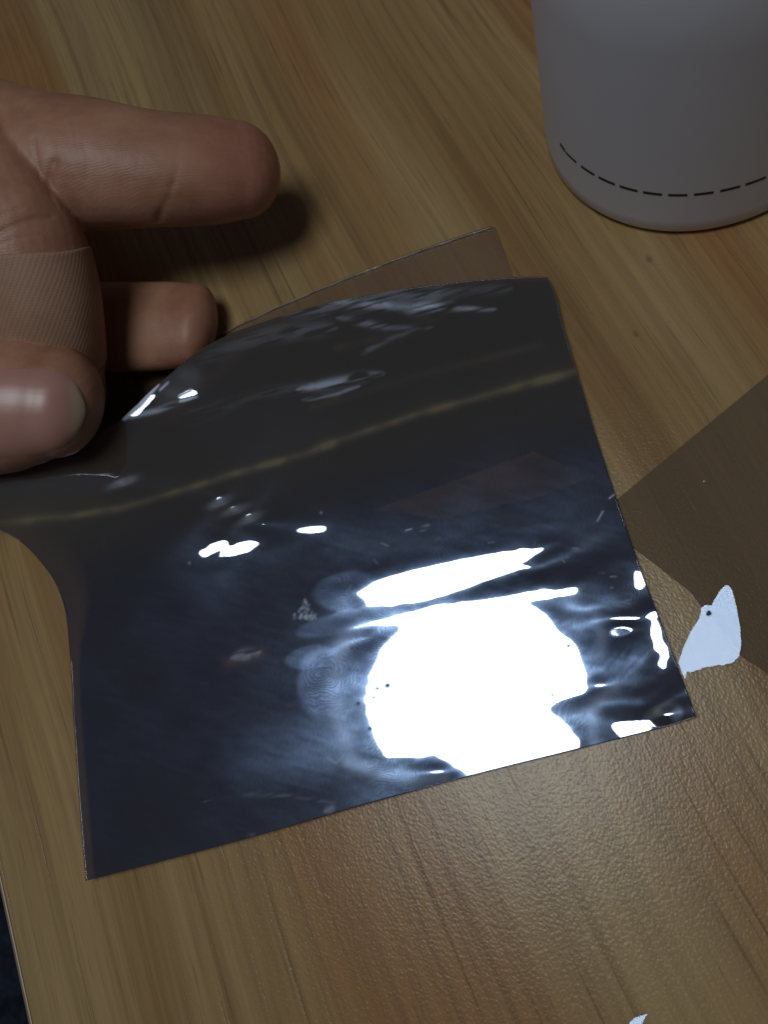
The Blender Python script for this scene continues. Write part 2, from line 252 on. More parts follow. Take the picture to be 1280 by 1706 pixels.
# ------------------------------------------------------------------ the dark film
# height above the desk, a cubic B-spline surface (0.1 micrometre steps, knots every 16 photo pixels)
KN, KX0, KY0 = 16, -120, 440
ZC = np.array('''339528 333526 327535 321556 315589 309632 303678 297718 291742 285737 279691 273592 267427 261187 254864 248452 241949 235354 228671 221905 215064 208160 201203 194209 187193 180169 173154 166163 159209 152304 145456 138672 131953 125301 118714 112192 105738 99365 93087 86933 80935 75130 69556 64247 59234 54542 50188 46186 42544 39265 36349 33791 31582 29709 28157 26907 25937 25222 24738 24459 24357 24405 24579 24851 25200 25603 26040 26494 26948 27391 27810 28198 28548 28855 29117 29332 29499 29621 29697 29732 29728 29688 29616 29515 29388 29237
340000 334018 328048 322089 316139 310194 304247 298287 292305 286289 280227 274107 267921 261658 255314 248883 242364 235757 229067 222299 215460 208560 201612 194627 187620 180603 173591 166597 159630 152703 145821 138992 132219 125506 118859 112284 105794 99405 93140 87029 81101 75392 69931 64749 59869 55311 51090 47215 43692 40522 37702 35226 33083 31260 29740 28503 27528 26791 26268 25934 25763 25730 25812 25984 26227 26519 26843 27183 27525 27858 28172 28459 28713 28931 29110 29247 29344 29400 29417 29397 29341 29254 29136 28990 28818 28620
340461 334499 328549 322611 316681 310753 304818 298866 292887 286867 280797 274666 268464 262185 255823 249375 242841 236221 229521 222745 215902 209001 202053 195069 188063 181045 174028 167023 160039 153084 146165 139288 132458 125683 118970 112334 105793 99372 93098 87004 81121 75481 70111 65035 60272 55837 51740 47988 44582 41523 38804 36418 34352 32591 31117 29910 28948 28208 27665 27296 27075 26980 26987 27077 27228 27423 27646 27883 28121 28351 28565 28755 28917 29047 29143 29203 29228 29218 29173 29096 28987 28850 28684 28492 28274 28029
340902 334958 329028 323110 317199 311290 305371 299431 293460 287446 281376 275242 269035 262749 256379 249923 243380 236754 230048 223269 216424 209522 202573 195589 188580 181557 174529 167507 160497 153507 146542 139607 132709 125858 119068 112357 105753 99285 92988 86896 81042 75453 70155 65165 60501 56171 52183 48541 45243 42288 39666 37369 35381 33687 32267 31099 30162 29431 28883 28493 28239 28097 28047 28069 28144 28257 28392 28539 28686 28824 28947 29048 29124 29172 29190 29178 29134 29059 28955 28822 28661 28474 28262 28025 27763 27478
341306 335380 329469 323572 317682 311793 305893 299971 294015 288013 281953 275826 269625 263343 256976 250524 243985 237363 230661 223887 217047 210150 203205 196222 189211 182180 175139 168094 161051 154014 146988 139979 132995 126049 119160 112357 105673 99147 92816 86716 80879 75329 70087 65169 60585 56343 52448 48901 45699 42837 40305 38092 36181 34554 33190 32066 31160 30448 29904 29505 29229 29054 28960 28927 28941 28985 29047 29116 29183 29241 29284 29306 29306 29280 29228 29148 29041 28907 28747 28561 28352 28118 27862 27584 27285 26968
341655 335748 329858 323984 318118 312253 306377 300478 294544 288562 282521 276413 270229 263964 257614 251178 244657 238052 231367 224609 217784 210900 203965 196989 189978 182941 175883 168810 161722 154624 147519 140411 133314 126243 119232 112314 105537 98942 92572 86460 80633 75113 69916 65054 60536 56367 52550 49085 45967 43189 40740 38605 36767 35205 33898 32822 31951 31261 30728 30329 30040 29841 29712 29637 29600 29587 29587 29591 29590 29579 29552 29506 29438 29347 29232 29093 28929 28742 28531 28298 28043 27768 27473 27160 26831 26487
341935 336050 330184 324336 318499 312663 306816 300947 295041 289088 283076 276997 270843 264608 258289 251885 245394 238820 232166 225437 218638 211778 204862 197899 190893 183848 176773 169660 162516 155335 148121 140883 133632 126405 119240 112193 105314 98651 92242 86117 80297 74798 69636 64818 60353 56244 52494 49101 46058 43358 40986 38926 37159 35662 34411 33382 32549 31886 31368 30972 30676 30460 30305 30195 30115 30054 30002 29950 29891 29820 29734 29629 29503 29356 29186 28994 28780 28546 28290 28015 27721 27410 27083 26741 26386 26022
342134 336276 330440 324624 318820 313018 307206 301371 295501 289585 283611 277572 271459 265267 258992 252632 246187 239658 233047 226360 219601 212775 205889 198945 191947 184902 177794 170637 163410 156115 148754 141331 133888 126462 119128 111944 104970 98246 91804 85666 79849 74366 69229 64446 60025 55969 52279 48952 45981 43355 41058 39072 37375 35943 34750 33769 32974 32338 31838 31449 31149 30920 30743 30603 30488 30386 30288 30188 30079 29957 29819 29663 29487 29291 29074 28837 28580 28304 28010 27699 27372 27030 26675 26310 25935 25554
342252 336426 330626 324846 319080 313316 307543 301748 295919 290046 284117 278125 272063 265923 259703 253400 247012 240540 233987 227354 220647 213868 207019 200106 193126 186061 178934 171694 164356 156900 149321 141665 133967 126330 118821 111520 104468 97698 91230 85080 79262 73788 68670 63917 59535 55529 51898 48638 45740 43190 40971 39060 37435 36069 34933 34002 33246 32639 32156 31774 31472 31231 31035 30869 30722 30584 30447 30304 30152 29986 29803 29603 29383 29145 28888 28612 28318 28006 27679 27338 26982 26615 26239 25853 25462 25066
342295 336509 330748 325009 319283 313559 307827 302073 296288 290461 284581 278641 272633 266552 260393 254153 247830 241425 234939 228373 221729 215008 208215 201338 194360 187315 180102 172774 165264 157557 149699 141714 133759 125903 118265 110877 103774 96970 90480 84318 78496 73028 67926 63202 58862 54909 51343 48157 45338 42871 40735 38906 37356 36058 34982 34100 33382 32804 32338 31963 31658 31406 31192 31001 30825 30654 30481 30301 30110 29905 29684 29445 29188 28914 28622 28312 27987 27646 27291 26923 26545 26156 25761 25359 24952 24542
342283 336540 330822 325125 319439 313755 308063 302350 296607 290824 284991 279100 273144 267119 261018 254840 248583 242247 235832 229341 222772 216128 209387 202553 195639 188496 181265 173750 165959 157922 149634 141341 133110 125135 117412 109979 102844 96015 89505 83328 77502 72041 66961 62272 57984 54097 50609 47509 44782 42409 40365 38622 37153 35926 34912 34079 33400 32848 32398 32028 31719 31455 31222 31009 30805 30603 30398 30184 29959 29719 29464 29192 28903 28597 28275 27937 27584 27218 26840 26451 26052 25646 25233 24816 24394 23970
342242 336544 330870 325213 319566 313920 308264 302587 296881 291134 285339 279486 273570 267584 261526 255394 249189 242912 236566 230151 223665 217092 210447 203694 196679 189659 182174 174388 166227 157615 148954 140304 132016 123968 116228 108778 101622 94771 88242 82054 76228 70784 65737 61101 56884 53083 49693 46698 44080 41813 39871 38225 36842 35690 34738 33955 33313 32784 32347 31980 31665 31388 31136 30899 30669 30439 30204 29959 29703 29433 29148 28847 28530 28197 27849 27487 27112 26724 26326 25917 25501 25078 24650 24217 23781 23340
342202 336549 330916 325297 319686 314074 308450 302805 297127 291406 285633 279798 273895 267919 261870 255748 249559 243310 237006 230649 224236 217774 211188 204408 197721 190275 182718 174507 165487 156387 147257 138740 130390 122392 114666 107211 100039 93168 86626 80436 74624 69214 64226 59671 55553 51868 48601 45734 43242 41097 39270 37728 36437 35363 34474 33739 33130 32623 32195 31827 31504 31213 30942 30682 30427 30170 29907 29635 29351 29054 28743 28417 28075 27720 27350 26967 26572 26165 25749 25324 24891 24453 24008 23560 23107 22649
342192 336580 330985 325403 319825 314244 308650 303030 297372 291665 285896 280054 274131 268122 262030 255858 249620 243328 236999 230646 224284 217847 211366 204947 197494 190600 182294 172739 163268 153594 145062 136429 128282 120355 112655 105201 98017 91138 84595 78422 72650 67307 62414 57978 53998 50461 47346 44631 42285 40279 38579 37149 35953 34958 34130 33440 32861 32371 31949 31578 31245 30938 30648 30366 30087 29806 29518 29221 28913 28592 28258 27909 27547 27172 26783 26382 25970 25546 25114 24673 24224 23769 23308 22842 22371 21894
342232 336658 331099 325550 320005 314455 308889 303293 297652 291949 286168 280295 274318 268232 262040 255750 249378 242945 236472 229982 223472 217031 210673 203497 198022 189592 179569 169987 158636 150472 141606 133596 125622 117785 110125 102683 95505 88633 82112 75985 70292 65062 60313 56045 52243 48888 45955 43415 41236 39382 37819 36506 35408 34489 33719 33069 32515 32037 31617 31240 30896 30573 30264 29961 29660 29356 29046 28727 28397 28056 27702 27335 26955 26562 26157 25740 25311 24873 24424 23967 23502 23030 22551 22067 21576 21078
342334 336795 331269 325753 320240 314723 309188 303618 297994 292293 286492 280573 274518 268321 261983 255515 248936 242270 235545 228775 221984 215117 207746 202115 193769 183116 171994 160350 152392 144681 137821 130184 122425 114700 107089 99670 92504 85655 79183 73141 67579 62523 57974 53918 50333 47192 44466 42123 40127 38438 37016 35822 34817 33970 33250 32634 32099 31628 31207 30823 30466 30127 29800 29478 29156 28832 28502 28164 27816 27457 27086 26703 26307 25900 25480 25048 24605 24151 23686 23213 22730 22240 21742 21237 20725 20206
342499 336992 331496 326010 320531 315047 309546 304007 298405 292709 286891 280924 274786 268467 261964 255286 248451 241483 234406 227247 220040 212679 206214 197478 186677 175712 166597 158881 151087 143485 135123 127103 119218 111413 103753 96295 89116 82288 75882 69974 64608 59786 55483 51675 48334 45432 42937 40809 39006 37486 36204 35121 34201 33415 32737 32145 31623 31155 30730 30336 29966 29612 29268 28928 28589 28247 27900 27545 27181 26807 26421 26024 25615 25194 24760 24315 23857 23387 22906 22415 21914 21404 20886 20361 19828 19287
342717 337235 331764 326304 320854 315405 309940 304436 298860 293176 287349 281343 275134 268707 262054 255181 248099 240821 233357 225718 217875 210039 201191 191682 181726 173360 164972 156685 148762 140553 132535 124374 116211 108186 100344 92764 85509 78669 72362 66658 61547 56988 52953 49411 46335 43692 41441 39536 37928 36568 35414 34428 33578 32840 32191 31616 31100 30631 30198 29794 29411 29042 28682 28326 27971 27613 27251 26882 26505 26117 25720 25310 24889 24455 24008 23548 23075 22589 22091 21581 21060 20530 19992 19447 18895 18335
342955 337488 332030 326587 321160 315741 310310 304840 299291 293623 287792 281760 275499 268989 262222 255201 247929 240416 232664 224645 216344 207366 197912 189179 180848 172229 163893 155706 147230 138759 130161 121642 113242 104979 96954 89217 81882 75066 68912 63444 58579 54280 50510 47242 44442 42068 40066 38378 36949 35729 34680 33768 32969 32262 31630 31062 30545 30070 29629 29213 28816 28432 28057 27687 27318 26947 26571 26190 25800 25401 24992 24571 24138 23691 23231 22756 22266 21762 21245 20715 20174 19625 19069 18507 17941 17369
343140 337669 332208 326769 321354 315954 310547 305100 299571 293911 288075 282020 275717 269145 262296 255172 247784 240138 232226 224026 215434 206623 198001 189376 180685 172259 163690 154820 145902 136902 127968 119094 110352 101850 93593 85745 78388 71675 65737 60475 55837 51777 48270 45284 42772 40668 38899 37402 36119 35006 34029 33165 32393 31700 31073 30503 29979 29495 29041 28611 28200 27802 27413 27029 26646 26262 25875 25481 25081 24670 24250 23817 23371 22911 22435 21943 21434 20910 20373 19823 19263 18697 18128 17556 16984 16410
343137 337639 332156 326702 321280 315880 310475 305027 299490 293813 287948 281854 275501 268869 261955 254776 247345 239680 231775 223601 215234 206811 198465 189942 181462 172599 163344 153973 144519 135098 125729 116523 107523 98700 90320 82382 75058 68561 62830 57784 53358 49548 46330 43652 41433 39578 38009 36656 35473 34423 33483 32636 31870 31175 30541 29960 29424 28925 28456 28011 27585 27172 26768 26370 25973 25577 25176 24772 24359 23938 23504 23059 22598 22120 21625 21113 20583 20037 19477 18908 18333 17757 17182 16611 16045 15486
342747 337196 331667 326175 320720 315287 309844 304348 298751 293001 287052 280864 274414 267703 260750 253579 246237 238728 231037 223202 215302 207451 199065 190867 181986 172373 162572 152692 142835 133056 123429 113891 104502 95632 87039 79092 72000 65725 60222 55350 51166 47665 44797 42453 40507 38860 37425 36161 35022 33992 33053 32198 31419 30708 30058 29459 28904 28387 27899 27436 26992 26563 26143 25730 25319 24908 24496 24075 23651 23214 22767 22303 21823 21324 20805 20267 19711 19140 18559 17974 17389 16811 16244 15688 15145 14613
341716 336086 330485 324925 319399 313886 308349 302740 297008 291099 284968 278590 271968 265121 258117 251090 244062 236997 229855 222595 215204 207190 200113 191463 181356 171201 161019 150870 140790 130759 120727 110966 101675 92276 83765 76089 69206 63226 57816 53176 49337 46264 43798 41765 40037 38511 37152 35905 34763 33711 32745 31863 31058 30322 29646 29023 28445 27903 27394 26910 26446 25997 25560 25129 24701 24276 23843 23413 22967 22515 22045 21560 21053 20524 19974 19404 18817 18219 17617 17021 16439 15874 15330 14808 14312 13854
339777 334041 328337 322669 317025 311376 305681 299889 293948 287804 281416 274764 267854 260811 253888 247126 240489 233987 227566 221401 214752 209155 200669 189507 179148 168810 158532 148315 138111 127992 118155 108198 97801 89111 80775 73208 66903 60842 55619 51363 48084 45526 43427 41618 39988 38520 37140 35866 34672 33571 32564 31645 30805 30036 29328 28675 28067 27499 26965 26455 25968 25499 25039 24586 24142 23690 23250 22786 22328 21848 21353 20833 20291 19724 19132 18521 17897 17270 16652 16055 15485 14954 14472 14045 13683 13392
336693 330823 324978 319156 313338 307492 301578 295546 289349 282946 276311 269451 262444 255469 248636 241947 235424 229094 222915 217008 211233 209365 195619 185683 175245 165091 155012 145031 135099 124993 114247 103809 95866 85898 77500 71505 64724 58583 53766 50313 47720 45572 43671 41923 40331 38783 37357 35988 34722 33566 32514 31552 30672 29866 29122 28433 27795 27196 26630 26096 25584 25083 24598 24128 23648 23192 22699 22238 21738 21230 20692 20133 19539 18917 18273 17612 16940 16275 15647 15074 14585 14183 13865 13623 13450 13338
332294 326255 320227 314203 308160 302068 295890 289588 283128 276490 269681 262753 255805 248908 242093 235397 228832 222362 216005 209580 203595 193070 187219 177748 168105 158368 148725 139251 129896 120938 112174 103670 89807 82116 78136 70210 62342 56626 53086 50490 48273 46265 44386 42631 40866 39278 37681 36218 34895 33691 32593 31589 30669 29822 29041 28321 27644 27012 26422 25850 25298 24779 24269 23748 23270 22738 22281 21739 21220 20664 20081 19449 18793 18110 17382 16618 15874 15210 14658 14247 13949 13740 13598 13499 13427 13365
326482 320239 313990 307725 301424 295062 288610 282044 275352 268538 261635 254700 247786 240929 234162 227485 220878 214329 207709 201019 192750 186127 176487 167582 158382 148961 139486 129953 120552 111069 101511 93251 92469 89686 78084 67281 59961 56572 53982 51712 49603 47475 45400 43364 41641 39719 38028 36528 35166 33923 32788 31750 30793 29915 29103 28336 27636 26976 26331 25733 25172 24593 24027 23534 22948 22489 21865 21371 20795 20170 19488 18806 18055 17186 16263 15418 14739 14248 13956 13780 13686 13636 13594 13551 13497 13424
319225 312748 306254 299732 293166 286541 279838 273051 266183 259255 252309 245383 238505 231707 224982 218310 211659 204924 198010 190404 183112 174347 166315 157385 148271 138976 129501 120031 110401 100911 92640 88254 87544 84948 74165 63531 60916 58340 55962 53408 50589 48155 46110 44379 41926 40007 38360 36853 35478 34224 33074 32014 31043 30136 29290 28533 27791 27076 26440 25791 25116 24545 24026 23316 22860 22167 21809 21152 20434 19713 19028 18133 16998 15843 14903 14258 13896 13778 13748 13785 13829 13833 13811 13763 13696 13627
310535 303813 297071 290303 283500 276649 269747 262796 255813 248831 241869 234961 228152 221416 214733 208062 201319 194415 187149 179819 171767 163962 155448 146907 138023 128886 119572 109973 100535 92124 86345 82753 77664 69097 65340 66856 63032 60022 56669 53611 51826 49803 47346 43835 41803 40130 38526 37067 35741 34524 33404 32376 31404 30511 29688 28834 28075 27399 26624 25932 25445 24808 23930 23655 22969 22772 21740 20918 20311 19673 18431 16802 15338 14348 13829 13689 13809 13942 14129 14257 14290 14289 14262 14252 14299 14430
300446 293493 286534 279567 272583 265577 258548 251503 244459 237433 230488 223680 216942 210274 203632 196942 190132 183098 175905 168311 160703 152681 144620 136176 127511 118546 109305 100276 92084 85337 80618 75818 68547 63733 61258 56717 54819 52597 51866 51275 48476 45707 43695 42350 41163 39643 38286 37049 35884 34792 33763 32764 31854 30986 30123 29496 28799 27885 27269 26727 25693 24752 24949 24111 23926 22346 22012 21936 21164 18950 16447 14666 13782 13553 13756 14148 14432 14780 14942 14962 14970 14974 15065 15293 15667 16215
289008 281872 274758 267663 260583 253512 246452 239409 232393 225431 218554 211772 205122 198526 191913 185229 178399 171407 164161 156811 149204 141490 133450 125231 116745 108126 99708 91855 84839 79285 73827 66526 60848 58579 54490 50073 45747 46222 45440 43471 41438 40858 41087 40467 39433 38554 37670 36710 35798 34941 34115 33380 32600 31813 31184 30068 28946 28703 28305 27515 27632 28908 27814 27790 25921 26282 25832 23430 18958 15444 13756 13362 13634 14246 14872 15268 15771 15838 15766 15751 15766 15995 16447 17081 17909 18934
276299 269055 261868 254735 247651 240610 233616 226672 219794 212998 206283 199617 192974 186403 179834 173185 166406 159449 152360 145070 137639 129963 122165 114210 106247 98483 91147 84478 78574 73353 66906 63085 60403 54957 50638 47185 46022 43310 41242 39859 39267 38918 38328 37982 37758 37330 36786 36398 35931 35266 34539 33687 33111 32954 32435 32839 34211 33899 32726 32343 31533 29565 27750 26194 26600 25477 21985 16182 13644 13073 13473 14251 15211 16025 16561 17174 16850 16575 16470 16459 16883 17585 18463 19542 20801 22228
262440 255180 248013 240932 233929 227002 220151 213381 206697 200095 193557 187075 180607 174089 167586 160992 154267 147408 140383 133225 125902 118498 111014 103577 96325 89432 83075 77339 72202 67335 63466 59788 53801 48762 45122 43757 41414 39977 38726 37802 37227 36901 36839 36730 36514 36425 36517 36101 35572 35600 35967 37012 38144 37648 37765 37196 35296 33705 31734 29710 27604 25427 25408 23425 21307 17559 13550 13536 14521 15235 16284 17600 18573 19004 19097 17631 17070 16781 16775 17556 18523 19605 20889 22271 23665 24964
247606 240424 233362 226412 219565 212817 206166 199611 193146 186761 180440 174151 167866 161582 155184 148687 142058 135283 128387 121384 114334 107262 100267 93447 86926 80820 75174 69959 65030 60449 55929 50850 46710 43609 41753 39620 38340 37158 36330 35890 35706 35709 35805 36112 36683 37192 37026 37753 39460 40073 40305 40885 38259 36905 35006 33003 31046 29186 27266 25791 23183 22192 20903 18416 16598 14931 18280 19141 18753 19844 20982 20924 19694 18174 15626 15999 15766 16316 17883 19129 20431 21948 23347 24495 25291 25674
232012 224989 218107 211351 204714 198188 191769 185450 179220 173066 166967 160902 154850 148751 142576 136235 129737 123112 116418 109708 103015 96418 89989 83820 77988 72529 67433 62637 58128 53779 49435 45654 42424 40016 37929 36632 35512 34828 34508 34438 34578 34871 35295 35710 35989 36497 39195 42024 40562 38262 36724 34649 33704 33754 32630 30720 28304 25088 23442 21310 21499 22125 23132 26036 25388 27753 25114 23608 25324 25836 24238 21557 19124 16446 14242 13775 16237 18316 19466 21107 23044 24414 25181 25361 25063 24314
215897 209099 202449 195933 189541 183264 177094 171019 165029 159106 153233 147387 141532 135639 129665 123559 117262 110916 104565 98250 92035 85980 80153 74613 69390 64483 59862 55503 51343 47358 43791 40693 38289 36357 35026 33962 33397 33226 33385 33853 34584 35560 36769 38292 40350 42506 41355 38401 35644 35893 35529 34660 33512 29756 26652 25398 23665 23334 23115 24861 26884 27879 29235 28317 28714 26792 26961 26245 26204 25153 21762 19326 16154 13585 13006 12669 16463 17841 21203 24251 25653 26032 25640 24837 23756 22497
199505 192974 186592 180344 174216 168200 162285 156459 150707 145015 139362 133721 128068 122367 116588 110697 104762 98817 92904 87083 81406 75929 70696 65736 61055 56646 52494 48572 44892 41581 38715 36436 34640 33378 32497 32116 32089 32361 32891 33626 34541 35608 36796 37923 38455 37163 37751 34584 33939 32282 29994 29071 27638 27468 27296 26038 26720 27675 28725 28998 28773 28488 28239 27108 26030 25424 23347 21645 20924 21151 18866 16039 14361 14272 13698 14328 16059 22748 26734 27464 27234 26270 25156 23978 22845 21858
183063 176826 170730 164760 158905 153154 147495 141917 136404 130941 125506 120078 114632 109147 103610 98054 92501 86989 81562 76262 71134 66219 61547 57133 52977 49069 45401 42011 39006 36476 34502 33022 32027 31411 31182 31209 31460 31897 32467 33128 33811 34404 34678 34340 33223 32601 30884 31900 31466 31948 31040 30813 30054 29925 28204 26663 26164 24150 24061 23240 23700 24480 25545 27099 28191 25608 21986 19461 16948 14879 13780 13502 13649 12606 12746 17885 27750 30290 28962 28077 26610 25411 24282 23316 22569 22079
166774 160838 155033 149344 143761 138272 132868 127535 122260 117026 111816 106613 101404 96181 90962 85760 80608 75541 70597 65816 61232 56871 52748 48875 45269 41964 39027 36535 34530 33008 31896 31156 30714 30554 30597 30826 31199 31664 32172 32645 32973 33011 32657 32047 31680 31717 34113 34242 34239 33356 31080 29826 29161 24307 22605 22114 21406 21949 21945 22673 23290 23820 24125 23497 22107 23157 24397 20998 19806 18716 18870 18975 18427 18994 20946 22186 24481 26019 26029 24981 24431 23672 22969 22352 21790 21127
150800 145166 139646 134233 128915 123683 118527 113436 108398 103400 98427 93469 88522 83595 78707 73883 69154 64547 60098 55843 51823 48083 44660 41586 38885 36580 34678 33162 32002 31149 30582 30257 30149 30203 30399 30688 31029 31377 31677 31868 31919 31895 32037 32747 34020 36498 33826 32010 30154 29936 31520 30561 26732 25400 23982 22549 22103 21647 21872 22084 22364 22551 22454 22545 23577 23132 22309 21444 19107 18810 16621 12972 8782 4796 4047 10785 19296 23701 22247 23047 22698 22343 21850 21185 20248 19015
135280 129928 124684 119533 114472 109490 104578 99725 94921 90155 85424 80729 76077 71480 66958 62539 58269 54210 50424 46965 43860 41110 38702 36621 34857 33403 32244 31361 30726 30317 30093 30022 30062 30184 30347 30513 30644 30697 30642 30484 30294 30195 30252 30177 29542 26439 24571 24338 29337 33854 31451 28769 26793 24619 22958 22328 21877 21883 21895 22044 22177 22254 22484 22820 22318 22092 21895 21317 22287 19422 16394 12889 10090 10031 13182 17013 18963 22494 23464 23058 22767 22248 21388 20218 18872 17468
120276 115210 110226 105328 100508 95759 91077 86456 81894 77385 72926 68526 64210 60027 56039 52315 48905 45834 43095 40669 38529 36659 35052 33707 32618 31768 31138 30700 30424 30275 30225 30239 30290 30342 30364 30323 30192 29958 29636 29265 28870 28390 27608 26418 24836 25308 27495 30843 32733 28853 26225 25323 24158 23410 23013 22556 22318 22129 22124 22149 22170 22220 22144 21679 21388 20892 20233 20417 20263 20796 18715 16622 16137 17348 18771 19767 21828 22525 23808 23469 22949 21838 20415 18930 17421 15886
105888 101051 96307 91642 87058 82551 78114 73746 69452 65261 61218 57380 53799 50511 47527 44841 42432 40284 38381 36719 35291 34094 33118 32346 31760 31335 31048 30871 30779 30744 30740 30741 30718 30647 30507 30283 29974 29593 29157 28659 28057 27306 26548 26165 27116 28599 29962 30553 31023 29653 28431 26571 25153 24139 23343 22903 22630 22534 22467 22391 22287 22053 21662 21355 20922 20610 20734 20731 20471 21469 19280 19179 20095 20840 21822 23186 23535 21040 21270 21979 21135 19786 18311 16647 14892 13100
92043 87479 82981 78564 74234 70013 65933 62040 58376 54972 51839 48974 46367 44004 41876 39979 38308 36857 35618 34580 33729 33050 32525 32137 31866 31689 31585 31530 31503 31480 31440 31363 31233 31036 30767 30429 30030 29578 29072 28511 27948 27554 27577 28242 28955 29679 30115 31850 30252 27887 26377 25284 24509 23903 23529 23249 23070 22910 22744 22544 22256 21901 21561 21152 20844 20660 20338 20150 20476 21445 21762 22407 22311 23179 23922 23047 20908 19875 23159 21265 19527 17932 16103 14490 13317 12762
78927 74616 70456 66479 62726 59226 55987 53002 50256 47735 45433 43347 41476 39819 38371 37122 36059 35168 34435 33847 33390 33048 32804 32639 32535 32472 32431 32394 32343 32263 32140 31963 31725 31425 31067 30656 30202 29714 29224 28809 28597 28705 29156 29704 30462 31334 32226 32297 29890 28169 26647 25491 24670 24127 23737 23481 23275 23068 22836 22538 22202 21854 21478 21180 20947 20742 20814 21217 21755 22457 23526 23030 25706 26698 25511 23973 23746 24197 19997 18524 17249 15303 14172 13891 14267 15095
67047 63452 60101 56999 54134 51486 49043 46803 44765 42930 41298 39861 38611 37536 36622 35857 35228 34724 34329 34031 33814 33662 33558 33487 33434 33382 33319 33232 33109 32942 32724 32452 32128 31754 31337 30889 30428 29993 29644 29449 29439 29573 29729 29899 29939 29612 29325 29606 27520 26320 25492 24897 24434 24074 23828 23613 23381 23139 22840 22523 22183 21818 21462 21078 20668 20329 20125 19898 20782 21260 26233 33501 30819 27372 25117 24186 22678 18855 18695 16869 14094 13713 14388 15295 16069 16525
58069 55306 52745 50375 48194 46204 44407 42799 41374 40123 39036 38102 37311 36650 36108 35672 35329 35065 34867 34721 34613 34530 34460 34390 34309 34207 34076 33908 33698 33443 33142 32797 32415 32001 31571 31146 30759 30451 30257 30178 30187 30237 30333 30419 30597 30942 32312 30392 28145 27201 26159 25350 24778 24405 24077 23754 23466 23129 22816 22491 22162 21840 21543 21325 21320 21550 21954 22718 22714 22495 20715 17141 17575 18844 19691 18919 17028 18374 14760 11925 13915 15825 16925 17375 17456 17348
51747 49641 47706 45947 44362 42946 41691 40591 39635 38816 38123 37545 37069 36684 36376 36134 35945 35796 35677 35576 35483 35389 35284 35160 35012 34833 34619 34368 34078 33752 33391 33002 32593 32179 31778 31415 31116 30893 30746 30659 30618 30628 30684 30848 31152 31509 31490 31731 29884 28071 26731 25916 25346 24801 24306 23905 23448 23088 22692 22270 21807 21331 20885 20506 20284 19995 20906 19734 18708 15311 14437 15861 16685 17394 18200 18978 20602 13563 12447 18194 19961 20033 19827 19895 20500 22013
47523 45973 44574 43322 42210 41234 40386 39658 39041 38524 38096 37743 37456 37222 37031 36872 36735 36610 36490 36367 36233 36083 35911 35714 35488 35231 34943 34624 34275 33901 33507 33100 32694 32302 31940 31622 31354 31132 30952 30812 30719 30682 30733 30869 31042 31197 31885 31327 28530 27520 26875 26261 25529 24908 24418 23867 23552 23119 22645 22089 21493 20835 20082 19230 18311 17602 18120 16625 13665 13377 12345 11495 11377 11648 11738 11725 9387 15541 25166 22656 20526 19816 20088 21127 22871 25088
44962 43860 42876 42007 41249 40595 40035 39562 39163 38829 38550 38314 38113 37936 37776 37624 37473 37318 37153 36973 36775 36555 36313 36045 35752 35434 35092 34727 34344 33947 33544 33141 32750 32380 32036 31720 31432 31169 30933 30730 30569 30462 30399 30369 30331 30431 29557 30157 28881 28429 27406 26295 25511 24934 24376 24267 23798 23340 22817 22320 21761 21123 20473 19994 19842 20129 18055 17719 17461 14505 12247 10902 9656 8860 8347 7676 9074 10059 8065 9895 12750 14923 16687 18145 19063 18913
43627 42856 42175 41581 41066 40623 40243 39917 39636 39391 39174 38975 38789 38607 38426 38238 38042 37832 37607 37364 37103 36822 36521 36200 35861 35503 35130 34744 34349 33950 33553 33163 32786 32423 32075 31740 31419 31113 30826 30560 30318 30087 29854 29589 29299 28842 29079 30815 29747 28265 26727 26005 25526 25180 25351 24571 24088 23596 23222 22687 21985 21231 20618 20139 19571 18081 17995 17434 17988 16316 15101 12860 11115 9639 8337 7515 6163 6735 9781 11845 12951 13917 14699 15002 14692 13985
43111 42571 42094 41674 41306 40983 40695 40437 40200 39978 39765 39554 39342 39124 38898 38660 38410 38145 37865 37570 37260 36935 36595 36242 35877 35502 35118 34729 34338 33948 33563 33184 32812 32447 32087 31734 31387 31049 30722 30403 30089 29778 29475 29227 29123 29546 30377 30158 30884 28361 27878 27314 26850 26698 24955 24665 24353 24182 23529 22546 21526 20768 20213 19675 18998 19052 18627 18549 17327 18086 14967 13515 12242 11132 10303 9729 10735 12258 12676 13093 13757 14228 14298 14022 13597 13185
43083 42686 42328 42004 41708 41436 41180 40935 40696 40459 40219 39974 39721 39458 39185 38901 38604 38296 37977 37646 37305 36954 36595 36228 35854 35476 35096 34714 34333 33955 33580 33206 32835 32464 32094 31723 31353 30983 30613 30241 29875 29537 29281 29185 29344 29522 29323 29375 29178 27450 26571 25769 25689 24017 25673 25837 25763 24598 22916 21493 20710 20311 20064 19887 19979 19724 19605 19010 18974 16848 15876 15141 14336 13798 13614 14169 14578 14567 14912 15272 15304 15074 14710 14303 13877 13420
43288 42965 42663 42378 42105 41841 41580 41319 41056 40787 40512 40228 39936 39635 39324 39005 38677 38341 37997 37647 37291 36930 36565 36196 35826 35454 35082 34711 34341 33971 33602 33231 32859 32483 32103 31718 31327 30930 30529 30135 29769 29464 29241 29076 28805 28332 27877 27236 26693 29068 29838 29288 28386 28163 27696 26801 25789 23251 21499 20917 20737 20696 20713 20795 20676 20597 20219 19842 18546 18093 17520 16886 16511 16399 16563 16560 16513 16670 16635 16370 16030 15660 15272 14878 14514 14235
